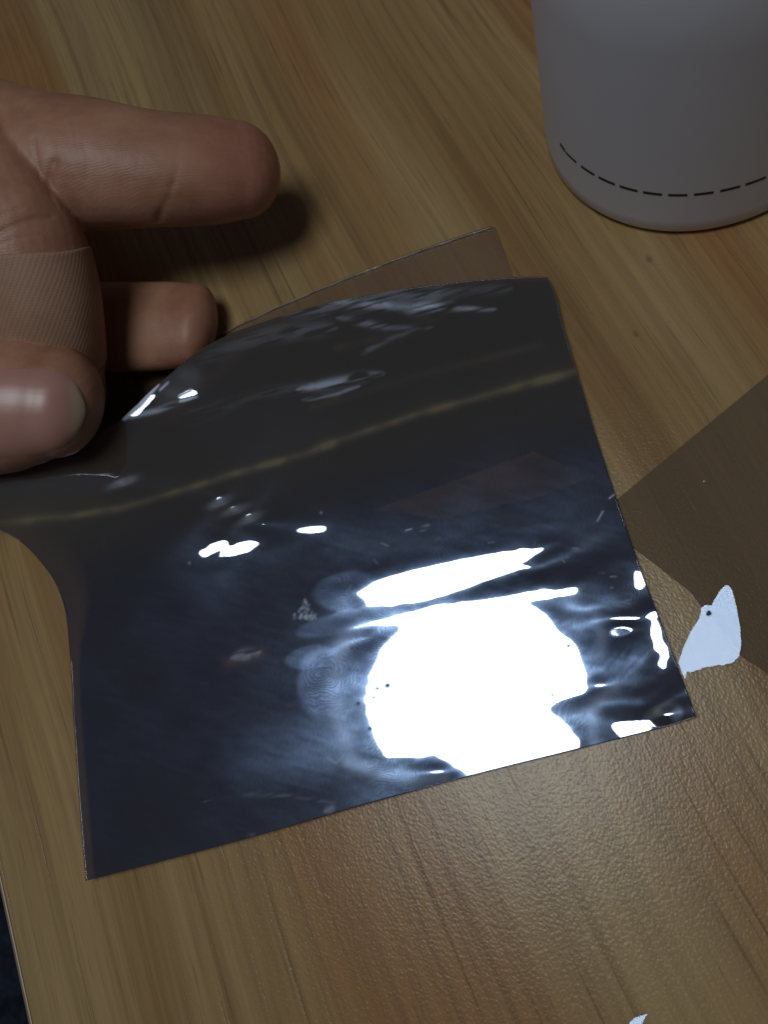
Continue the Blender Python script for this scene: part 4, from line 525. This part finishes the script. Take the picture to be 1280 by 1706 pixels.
o = sheet('clear_film', [(130, 690), (300, 592), (420, 530), (560, 470), (700, 417), (817, 378), (826, 381), (856, 462), (945, 662), (990, 760), (600, 900), (200, 1000)], .0003, .0007, CLR, CE)
tag(o, 'thin clear film lying under the dark film, its corner sticking out towards the bottle', 'film sheet')
tE = [(300, 592), (420, 530), (490, 499), (560, 470), (630, 443), (700, 417), (760, 397), (817, 378)]
V, Fc = [], []
for k_, (x_, y_) in enumerate(curve(tE, 60)):        # raised strip added for the glint along the cut edge
    w_ = 1.5 + .5 * math.sin(k_ * .9) + .6 * rng.random()
    V += [tuple(at(x_, y_ - .5, .0007)), tuple(at(x_ + .3 * w_, y_ + .45 * w_, .00115)), tuple(at(x_ + .6 * w_, y_ + 1.1 * w_, .0007))]
Fc = [(3 * k_ + j_, 3 * k_ + 3 + j_, 3 * k_ + 4 + j_, 3 * k_ + 1 + j_) for k_ in range(59) for j_ in range(2)]
mesh('edge_glint_strip', V, Fc, CE, o)
o = sheet('clear_film', [(1500, 430), (1280, 626), (1150, 733), (1030, 832), (1010, 850), (1058, 914), (1150, 985), (1232, 1090), (1300, 1135), (1500, 1290)], .0003, .0008, CLR2, CE2)
tag(o, 'smooth greyish protective film lying flat along the right side of the photo', 'film sheet')

t = NT('pale_lint'); LNT = t.surf(t.n('BsdfPrincipled', {'Base Color': (.8, .8, .82), 'Roughness': .6}))
def fleck(x, y, z, r, parent, name):
    c = Vector(at(x, y, z)); bm = bmesh.new(); bmesh.ops.create_icosphere(bm, subdivisions=2, radius=r)
    for v_ in bm.verts: v_.co = Vector((v_.co.x * 1.2, v_.co.y * .9, v_.co.z * .6)) * (1 + .2 * math.sin(v_.co.x * 9e4)) + c
    me = bpy.data.meshes.new(name); bm.to_mesh(me); bm.free(); me.materials.append(LNT)
    o = bpy.data.objects.new(name, me); COL.objects.link(o)
    if parent: put(o, parent)
    return o
fleck(1174, 802, .00095, .00022, o, 'lint')

# ------------------------------------------------------------------ tilted film pieces added for the lamp's white reflections
def glint_piece(pts, z, name, label, dent=None):
    c = np.mean(pts, 0); C = at(c[0], c[1], z)
    vi = (np.array([0, 0, H]) - C); vi /= np.linalg.norm(vi); vl = np.array(LAMP) - C; vl /= np.linalg.norm(vl)
    n = vi + vl; n /= np.linalg.norm(n)
    def hit(x, y):
        a = at(x, y, 0.0) - [0, 0, H]; s = ((C - [0, 0, H]) @ n) / (a @ n); return a * s + [0, 0, H]
    P = np.array([hit(*q) for q in pts])
    for _ in range(5):
        C = C + np.array([0, 0, .0011 - P[:, 2].min()]); P = np.array([hit(*q) for q in pts])
    # triangulated plate with a slight curl, 0.12 mm thick
    bm = bmesh.new(); vs = [bm.verts.new(q) for q in P]; bm.faces.new(vs)
    bmesh.ops.triangulate(bm, faces=bm.faces[:])
    for _ in range(3): bmesh.ops.subdivide_edges(bm, edges=bm.edges[:], cuts=1, use_grid_fill=True)
    nv = Vector(n)
    for vv in bm.verts:
        x_, y_ = topx(np.array(vv.co))
        d = np.hypot(x_ - c[0], y_ - c[1]); vv.co += nv * (-d * d * 1.0e-10)
    bm.normal_update()
    me = bpy.data.meshes.new(name); bm.to_mesh(me); bm.free(); me.materials.append(GLINT)
    o = bpy.data.objects.new(name, me); COL.objects.link(o)
    so = o.modifiers.new('thickness', 'SOLIDIFY'); so.thickness = .00012; so.offset = -1
    tag(o, label, 'film scrap'); return o, hit, n  # added pieces standing in for the lamp's reflections
t = NT('glossy_clear_glint'); p = t.pos()
g = t.n('BsdfGlossy', {'Color': (.62, .76, 1.0), 'Roughness': .03, 'Normal': t.n('Bump', {'Strength': .12, 'Distance': .00004, 'Height': t.noise(t.scaled(p, (500, 500, 500)), 1.0, 3, .6)}).outputs[0]})
GLINT = t.surf(t.n('MixShader', {0: .056, 1: t.n('MixShader', {0: .15, 1: t.n('BsdfTransparent', {'Color': (.9, .9, .9)}), 2: t.n('BsdfDiffuse', {'Color': (.6, .65, .75)})}), 2: g}))
rag = []
for k in range(26):
    s = k / 25; bx = 1222 - s * (1222 - 1146); by = 1104 + 14 * s + 3 * math.sin(s * 9) * s
    rag.append((bx, by + rng.normal() * .9))
body = [(1131, 1104), (1140, 1078), (1152, 1052), (1166, 1031), (1168, 1022), (1169, 1013), (1176, 1008), (1186, 1009), (1190, 1002), (1200, 985), (1208, 976), (1214, 975), (1221, 984), (1228, 1010), (1234, 1045), (1236, 1075), (1232, 1094)] + rag + [(1142, 1131), (1137, 1120)]
so_, hit, nn = glint_piece(body, .003, 'lamp_glint', 'white pointed lamp reflection with a tiny dark hole, made as an added film piece beside the dark film edge')
t = NT('dark_speck'); SPK = t.surf(t.n('BsdfPrincipled', {'Base Color': (.02, .022, .03), 'Roughness': .6}))
ring = [hit(1182 + 5 * math.cos(a), 1022 + 5.4 * math.sin(a)) + nn * (.00010 + 0 * a) for a in np.linspace(0, 2 * math.pi, 17)[:-1]]
ctr = hit(1182, 1022) + nn * .00020
sp_ = mesh('speck', ring + [ctr], [(i, (i + 1) % 16, 16) for i in range(16)], SPK, so_)
glint_piece([(1050, 1703), (1060, 1695), (1079, 1689), (1072, 1702), (1062, 1730), (1046, 1722)], .002, 'lamp_glint', 'small white lamp reflection made as an added film sliver at the bottom edge of the photo')

# ------------------------------------------------------------------ the hand
def tube_px(stations, seg=36, sub=6, cap0=True, cap1=True, flat=1.0):
    """closed tube from stations (x px, y px, z m, half width px, roundness); the half width is measured in the picture"""
    A = np.array(stations, float)
    P = at(A[:, 0], A[:, 1], A[:, 2])
    R = np.array([np.linalg.norm(at(a[0], a[1] + a[3], a[2]) - at(a[0], a[1] - a[3], a[2])) / 2 for a in A])
    # keep width measured across the axis
    d = np.gradient(P, axis=0)
    s0 = np.arange(len(A)); s = np.linspace(0, len(A) - 1, (len(A) - 1) * sub + 1)
    def cr(Y):
        Y = np.asarray(Y, float); m = np.gradient(Y, axis=0); k = np.clip(s.astype(int), 0, len(A) - 2); q = s - k
        if Y.ndim > 1: q = q[:, None]
        return (2*q**3 - 3*q**2 + 1) * Y[k] + (q**3 - 2*q**2 + q) * m[k] + (-2*q**3 + 3*q**2) * Y[k + 1] + (q**3 - q**2) * m[k + 1]
    C = cr(P); R = cr(R)
    T = np.gradient(C, axis=0); T /= np.linalg.norm(T, axis=1, keepdims=True)
    return C, R, T
def rings(C, R, T, seg, flat, capa, capb):
    upv = np.array([0, 0, 1.0])
    def fr(T): 
        s = np.cross(upv, T); s /= np.linalg.norm(s); return s, np.cross(T, s)
    Cs, Rs, Ts = list(C), list(R), list(T)
    if capb:                                     # rounded tip
        for a in np.linspace(0, 1, 9)[1:]:
            th = a * math.pi / 2; Cs.append(C[-1] + T[-1] * R[-1] * capb * math.sin(th)); Rs.append(R[-1] * max(math.cos(th), .02)); Ts.append(T[-1])
    if capa:
        for a in np.linspace(0, 1, 7)[1:]:
            th = a * math.pi / 2; Cs.insert(0, C[0] - T[0] * R[0] * capa * math.sin(th)); Rs.insert(0, R[0] * max(math.cos(th), .02)); Ts.insert(0, T[0])
    V = []
    for c, r, tt in zip(Cs, Rs, Ts):
        s, n = fr(tt)
        for k in range(seg):
            a = 2 * math.pi * k / seg
            V.append(c + s * r * math.cos(a) + n * r * flat * math.sin(a))
    n = len(Cs); Fc = []
    for i in range(n - 1):
        for k in range(seg):
            j = (k + 1) % seg; Fc.append((i * seg + k, i * seg + j, (i + 1) * seg + j, (i + 1) * seg + k))
    Fc.append(tuple(reversed(range(seg)))); Fc.append(tuple((n - 1) * seg + k for k in range(seg)))
    return V, Fc
HV, HF = [], []
def addtube(st, flat=.92, capa=.8, capb=.9, seg=36):
    C, R, T = tube_px(st); V, Fc = rings(C, R, T, seg, flat, capa, capb); o = len(HV)
    HV.extend(V); HF.extend([tuple(i + o for i in f) for f in Fc]); return C, R, T

# upper finger, its pad side up, crease at the last joint
FA = addtube([(-260, 215, .054, 108, 1), (-140, 238, .0535, 104, 1), (-20, 256, .052, 97, 1), (60, 268, .050, 90, 1), (150, 275, .0465, 88, 1), (215, 280, .0435, 82, 1), (268, 283, .0405, 78, 1), (320, 284, .0365, 76.5, 1), (365, 284, .0330, 73, 1), (398, 284, .0303, 68, 1)], flat=.86, capb=.84)
# lower finger, half under the films
FC = addtube([(-260, 520, .024, 98, 1), (-120, 540, .019, 84, 1), (20, 545, .014, 74, 1), (120, 546, .012, 71, 1), (200, 545, .0112, 70, 1), (270, 543, .0108, 69, 1), (326, 541, .0104, 64, 1)], flat=.58, capb=.46)
# bandaged finger, bent, coming down towards the thumb
FBst = [(-330, 150, .050, 120, 1), (-200, 175, .055, 112, 1), (-90, 245, .0575, 108, 1), (-28, 330, .0555, 101, 1), (18, 400, .0505, 98, 1), (46, 470, .044, 97, 1), (64, 540, .0365, 94, 1), (80, 600, .0275, 88, 1), (98, 646, .0172, 76, 1)]
FB = addtube(FBst, flat=.86, capb=.75)
# thumb
FT = addtube([(-420, 800, .037, 125, 1), (-300, 765, .0372, 122, 1), (-190, 720, .0378, 118, 1), (-100, 690, .0380, 112, 1), (-30, 674, .0378, 110, 1), (30, 668, .0372, 107, 1), (68, 669, .0366, 97, 1), (98, 671, .0358, 85, 1)], flat=.80, capb=.74)
# palm, back of the hand and wrist, outside the picture
def blobtube(pts, flat):
    P = np.array([p[:3] for p in pts]); R = np.array([p[3] for p in pts]); s = np.linspace(0, len(P) - 1, (len(P) - 1) * 5 + 1)
    C = np.stack([np.interp(s, range(len(P)), P[:, k]) for k in range(3)], 1); RR = np.interp(s, range(len(P)), R)
    T = np.gradient(C, axis=0); T /= np.linalg.norm(T, axis=1, keepdims=True)
    V, Fc = rings(C, RR, T, 40, flat, .7, .7); o = len(HV); HV.extend(V); HF.extend([tuple(i + o for i in f) for f in Fc])
a0, b0, c0, t0 = at(-260, 215, .054), at(-330, 150, .050), at(-260, 520, .024), at(-420, 800, .037)
pc = (a0 + b0 + c0) / 3 + np.array([-.035, -.006, .004])
wr = pc + np.array([-.062, -.022, .004]); fa = wr + np.array([-.13, -.04, .01])
blobtube([(*(pc + [.022, .004, 0]), .030), (*pc, .040), (*((pc + wr) / 2), .037), (*wr, .027), (*((wr + fa) / 2), .031), (*fa, .037)], .60)
blobtube([(*t0, .0155), (*((t0 + pc * 1.2) / 2.2), .019), (*(pc + [-.02, -.01, 0]), .022)], .9)
blobtube([(*a0, .0135), (*(pc + [0, .01, 0]), .016)], .9); blobtube([(*c0, .0125), (*(pc + [0, -.008, -.004]), .016)], .9)

raw = mesh('hand_raw', HV, HF)
rm = raw.modifiers.new('r', 'REMESH'); rm.mode = 'VOXEL'; rm.voxel_size = .00062; rm.use_smooth_shade = True
s1 = raw.modifiers.new('s', 'SMOOTH'); s1.factor = .5; s1.iterations = 7
dg = bpy.context.evaluated_depsgraph_get(); hm = bpy.data.meshes.new_from_object(raw.evaluated_get(dg))
bpy.data.objects.remove(raw)
N_ = len(hm.vertices); co = np.empty(N_ * 3, np.float32); hm.vertices.foreach_get('co', co); co = co.reshape(-1, 3).astype(float)
no = np.empty(N_ * 3, np.float32); hm.vertices.foreach_get('normal', no); no = no.reshape(-1, 3)
hx, hy = topx(co)
view = np.array([0, 0, H]) - co; view /= np.linalg.norm(view, axis=1, keepdims=True)
face = np.clip((no * view).sum(1) * 2.0, 0, 1)
on_A = (hy < 372) & (hx > np.interp(hy, [150, 223, 252, 313, 395], [-60, 0, 25, 78, 123]))
disp = np.zeros(N_)
def crease(pts, wpx, depth, mask=1.0):
    global disp
    disp -= .65 * depth * np.exp(-(polydist(hx, hy, pts) / wpx) ** 2) * face * mask
crease([(260, 376), (268, 352), (280, 330), (288, 305)], 6, .00034, on_A)
crease([(258, 378), (266, 358)], 9, .0004, on_A)
crease([(288, 305), (294, 285)], 8, .00016, on_A)
crease([(294, 285), (296, 245)], 7, .00008, on_A)
crease([(84, 318), (82, 296), (90, 270)], 8, .0006, on_A); crease([(90, 270), (86, 235), (80, 200)], 5, .00014, on_A)
crease([(66, 300), (62, 268), (56, 228)], 4, .00030, on_A); crease([(144, 300), (146, 262), (138, 238)], 4, .00012, on_A)
for xx in (18, 27, 36, 47, 104, 118): crease([(xx, 175 + xx * .2), (xx + 4, 215), (xx + 12, 262)], 2.6, .00013, on_A)
crease([(412, 258), (416, 285), (410, 315)], 5, .0001, on_A)
on_B = (hx < np.interp(hy, [223, 252, 313, 395, 461, 551], [0, 25, 78, 123, 148, 160]) - 2) & (hy > 225)
crease([(-10, 393), (10, 380), (35, 370), (60, 363), (84, 362)], 4.5, .00055, on_B)
crease([(-10, 362), (15, 352), (40, 345)], 3.5, .00025, on_B); crease([(-20, 415), (20, 398), (70, 388)], 3.0, .00018, on_B)
crease([(0, 330), (20, 322), (45, 318)], 3, .00010, on_B)
disp += .0005 * gs(hx, 45, 26) * gs(hy, 338, 18) * on_B
disp += .00035 * np.exp(-(polydist(hx, hy, [(100, 330), (200, 340), (240, 335)]) / 26) ** 2) * on_A
disp += .00045 * gs(hx, 345, 40) * gs(hy, 290, 45) * on_A
co += no * disp[:, None]
hm.vertices.foreach_set('co', co.astype(np.float32).ravel()); hm.update()
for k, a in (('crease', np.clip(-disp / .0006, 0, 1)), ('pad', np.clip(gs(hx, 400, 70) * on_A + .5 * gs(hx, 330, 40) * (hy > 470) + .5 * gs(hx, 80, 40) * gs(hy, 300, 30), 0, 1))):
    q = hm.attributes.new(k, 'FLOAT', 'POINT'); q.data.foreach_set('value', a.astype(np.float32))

t = NT('skin'); p = t.pos()
b1 = t.noise(t.scaled(p, (55, 55, 55)), 1.0, 4, .6); b2 = t.noise(t.scaled(p, (260, 260, 260)), 1.0, 3, .6)
c = t.ramp(b1, [(.35, (.35, .160, .095)), (.65, (.46, .235, .145))])
c = t.mix(t.rng(b2, .45, .7, 0, .30), c, (.50, .28, .20))
c = t.mix(t.math('MULTIPLY', t.attr('pad'), .40), c, (.42, .145, .100))
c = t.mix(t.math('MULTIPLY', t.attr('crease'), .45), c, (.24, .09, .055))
vor = t.n('TexVoronoi', {'Vector': t.scaled(p, (1500, 2400, 1800), (0, 0, 0), (0, 0, .1)), 'Scale': 1.0}, feature='F1').outputs['Distance']
lin = t.n('TexWave', {'Vector': t.scaled(p, (1, 1, 1), (0, 0, 0), (0, 0, 1.35)), 'Scale': 520, 'Distortion': 7.0, 'Detail': 2.0, 'Detail Scale': .35}).outputs['Fac']
wr_ = t.noise(t.scaled(p, (900, 260, 500), (0, 0, 0), (0, 0, .1)), 1.0, 4, .6)
hh_ = t.math('ADD', t.math('MULTIPLY', vor, .4), t.math('ADD', t.math('MULTIPLY', lin, .28), t.math('MULTIPLY', wr_, .9)))
bmp = t.n('Bump', {'Strength': .38, 'Distance': .00014, 'Height': hh_})
sk = t.n('BsdfPrincipled', {'Base Color': c, 'Roughness': .46, 'Specular IOR Level': .45, 'Subsurface Weight': .25, 'Subsurface Radius': (.0025, .001, .0006), 'Subsurface Scale': 1.0, 'Normal': bmp.outputs[0]})
SKIN = t.surf(sk)
hm.materials.clear(); hm.materials.append(SKIN)
person = empty('person', tuple(float(k) for k in pc))
tag(person, 'hand reaching in from the left with a bandaged finger, pinching the dark film', 'hand')
hand = bpy.data.objects.new('hand', hm); COL.objects.link(hand); put(hand, person)

from mathutils.bvhtree import BVHTree
BV = BVHTree.FromPolygons([tuple(map(float, q)) for q in co], [tuple(p_.vertices) for p_ in hm.polygons])
def cast(x, y, bv=None):
    d = Vector(at(x, y, 0.0)) - Vector((0, 0, H)); d.normalize()
    loc, nn, _, _ = (bv or BV).ray_cast(Vector((0, 0, H)), d)
    if loc is None: return None, None
    if nn.dot(d) > 0: nn = -nn
    return np.array(loc), np.array(nn)

# fabric plaster wrapped round the bent finger
C, R, T = FB
Cx, Cy = topx(C)
upv = np.array([0, 0, 1.0])
V = []; seg = 96
# rings are cut slantwise: parameter along the finger from the upper rim to the lower rim
s_all = np.linspace(0, 1, len(C))
def wrap(s0f, s1f, off, n=40, flat=.86):
    V = []
    for i in range(n + 1):
        for k in range(seg):
            a = 2 * math.pi * k / seg
            s = s0f(a) + (s1f(a) - s0f(a)) * i / n
            c = np.array([np.interp(s, s_all, C[:, j]) for j in range(3)]); r = np.interp(s, s_all, R); tt = np.array([np.interp(s, s_all, T[:, j]) for j in range(3)]); tt /= np.linalg.norm(tt)
            sd = np.cross(upv, tt); sd /= np.linalg.norm(sd); nn_ = np.cross(tt, sd)
            d = sd * math.cos(a) + nn_ * flat * math.sin(a)
            V.append(c + d * (r + off - .0004 * math.cos(2 * math.pi * (i / n - .5)) * 0))
    Fc = [(i * seg + k, i * seg + (k + 1) % seg, (i + 1) * seg + (k + 1) % seg, (i + 1) * seg + k) for i in range(n) for k in range(seg)]
    return V, Fc
sA = float(np.interp(436, Cy[10:], s_all[10:])); sB = float(np.interp(600, Cy[10:], s_all[10:]))
V, Fc = wrap(lambda a: sA + .012 * math.cos(a + .4) + .006 * math.sin(3 * a), lambda a: sB - .018 * math.cos(a) + .004 * math.sin(9 * a) + .003 * math.sin(23 * a), .00028)
t = NT('fabric_plaster'); p = t.pos()
AX = Vector(T[int(.62 * len(T))]); rot = math.atan2(AX.y, AX.x)
bp = t.n('CombineXYZ', {0: t.attr('bu'), 1: t.attr('bv'), 2: 0.0}).outputs[0]
def weave(ang, sc): return t.n('TexWave', {'Vector': t.scaled(bp, (1, 1, 1), (0, 0, 0), (0, 0, ang)), 'Scale': sc, 'Distortion': 1.2, 'Detail': 1.0, 'Detail Scale': .4}, bands_direction='X').outputs['Fac']
wa, wb = weave(.35, 380), weave(1.45, 560)
wn = t.noise(t.scaled(p, (90, 90, 90)), 1.0, 4, .6)
c = t.mix(t.rng(wn, .3, .7), (.36, .20, .125), (.43, .25, .165))
c = t.mix(t.math('MULTIPLY', t.math('ADD', t.math('MULTIPLY', wa, .7), t.math('MULTIPLY', wb, .3)), .75), t.mix(.20, c, (.14, .07, .045)), t.mix(.14, c, (.60, .42, .31)))
bmp = t.n('Bump', {'Strength': .32, 'Distance': .00012, 'Height': t.math('ADD', wa, t.math('MULTIPLY', wb, .5))})
PLS = t.surf(t.n('BsdfPrincipled', {'Base Color': c, 'Roughness': .62, 'Specular IOR Level': .35, 'Normal': bmp.outputs[0]}))
ba = mesh('adhesive_bandage', V, Fc, PLS)
for k_, arr in (('bu', np.tile(np.arange(seg) / seg * .072, 41)), ('bv', np.repeat(np.arange(41) / 40 * .030, seg))):
    q = ba.data.attributes.new(k_, 'FLOAT', 'POINT'); q.data.foreach_set('value', arr.astype(np.float32))
so = ba.modifiers.new('thickness', 'SOLIDIFY'); so.thickness = .0004; so.offset = 0; put(ba, person)
ba['label'] = 'tan woven fabric plaster wrapped round the bent finger, its lower rim fraying'
# frayed threads on its lower rim
t = NT('pale_thread'); THR = t.surf(t.n('BsdfPrincipled', {'Base Color': (.66, .50, .42), 'Roughness': .7}))
V, Fc = [], []
def thread(P, r):
    o = len(V); P = np.array(P)
    for i, q in enumerate(P):
        for k in range(5):
            a = 2 * math.pi * k / 5; V.append(q + np.array([math.cos(a) * r, math.sin(a) * r * .8, math.sin(a + .7) * r]))
    for i in range(len(P) - 1):
        for k in range(5): Fc.append((o + i * 5 + k, o + i * 5 + (k + 1) % 5, o + (i + 1) * 5 + (k + 1) % 5, o + (i + 1) * 5 + k))
for k in range(46):
    x0 = 126 + 42 * rng.random(); y0 = 586 + 9 * rng.random() + (x0 - 126) * .12
    l = 5 + 15 * rng.random(); dr = rng.normal() * .45 + .45; pts = []
    for q in np.linspace(0, 1, 6):
        loc, nn_ = cast(x0 + l * q * math.cos(dr) + 2 * math.sin(q * 4 + k), y0 + l * q * math.sin(dr) + 2 * math.cos(q * 3 + k))
        if loc is None or (pts and np.linalg.norm(loc - pts[-1]) > .004): break
        pts.append(loc + nn_ * (.0009 - .0004 * q))
    if len(pts) > 3: thread(pts, .00013)
th = mesh('frayed_thread', V, Fc, THR, ba); th.matrix_parent_inverse = Matrix.Translation(-Vector(person.location)); tag(th, kind='stuff')

# thumb nail: a curved plate seated on the thumb
V = []; nu, nv = 56, 40
cxn, cyn, hwn, hhn = 20, 689, 122, 77
ok = []
for i in range(nu + 1):
    for j in range(nv + 1):
        a = (i / nu) * 2 - 1; b = (j / nv) * 2 - 1
        lim = (1 - abs(a) ** 3.0) ** (1 / 2.4); bb = b * max(lim, .02)
        x_ = cxn + hwn * a; y_ = cyn + hhn * bb + 10 * (1 - a) * .5 * 0 - 6 * a
        loc, nn = cast(x_, y_)
        edge = max(abs(a) ** 8 * (a > 0) * .25 + abs(a) ** 8 * (a < 0), abs(b) ** 5)
        V.append((loc, nn, edge))
loc = np.array([v_[0] for v_ in V]); nrm = np.array([v_[1] for v_ in V]); ed = np.array([v_[2] for v_ in V])
G = loc.reshape(nu + 1, nv + 1, 3).copy(); Gn = nrm.reshape(nu + 1, nv + 1, 3).copy()
for _ in range(6):                                   # even out the seat
    for q_ in (G, Gn):
        q_[1:-1, 1:-1] = (q_[1:-1, 1:-1] * 2 + q_[:-2, 1:-1] + q_[2:, 1:-1] + q_[1:-1, :-2] + q_[1:-1, 2:]) / 6
V = (G + Gn * (.00050 - .00085 * ed.reshape(nu + 1, nv + 1, 1))).reshape(-1, 3)
Fc = [(i * (nv + 1) + j, i * (nv + 1) + j + 1, (i + 1) * (nv + 1) + j + 1, (i + 1) * (nv + 1) + j) for i in range(nu) for j in range(nv)]
t = NT('nail'); p = t.pos()
c = t.mix(t.noise(t.scaled(p, (120, 120, 120)), 1.0, 3), (.42, .20, .155), (.50, .27, .22))
c = t.mix(t.math('MULTIPLY', t.attr('free'), .85), c, (.50, .42, .29))
NAIL = t.surf(t.n('BsdfPrincipled', {'Base Color': c, 'Roughness': .34, 'Specular IOR Level': .55, 'Coat Weight': .0, 'Coat Roughness': .3,
    'Normal': t.n('Bump', {'Strength': .2, 'Distance': .0001, 'Height': t.noise(t.scaled(p, (60, 900, 60), (0, 0, 0), (0, 0, .1)), 1.0, 2)}).outputs[0]}))
na = mesh('thumbnail', V, Fc, NAIL); put(na, person)
q = na.data.attributes.new('free', 'FLOAT', 'POINT')
q.data.foreach_set('value', np.repeat(sm(.86, .95, np.linspace(0, 1, nu + 1)), nv + 1).astype(np.float32))
so = na.modifiers.new('thickness', 'SOLIDIFY'); so.thickness = .0004; so.offset = 0
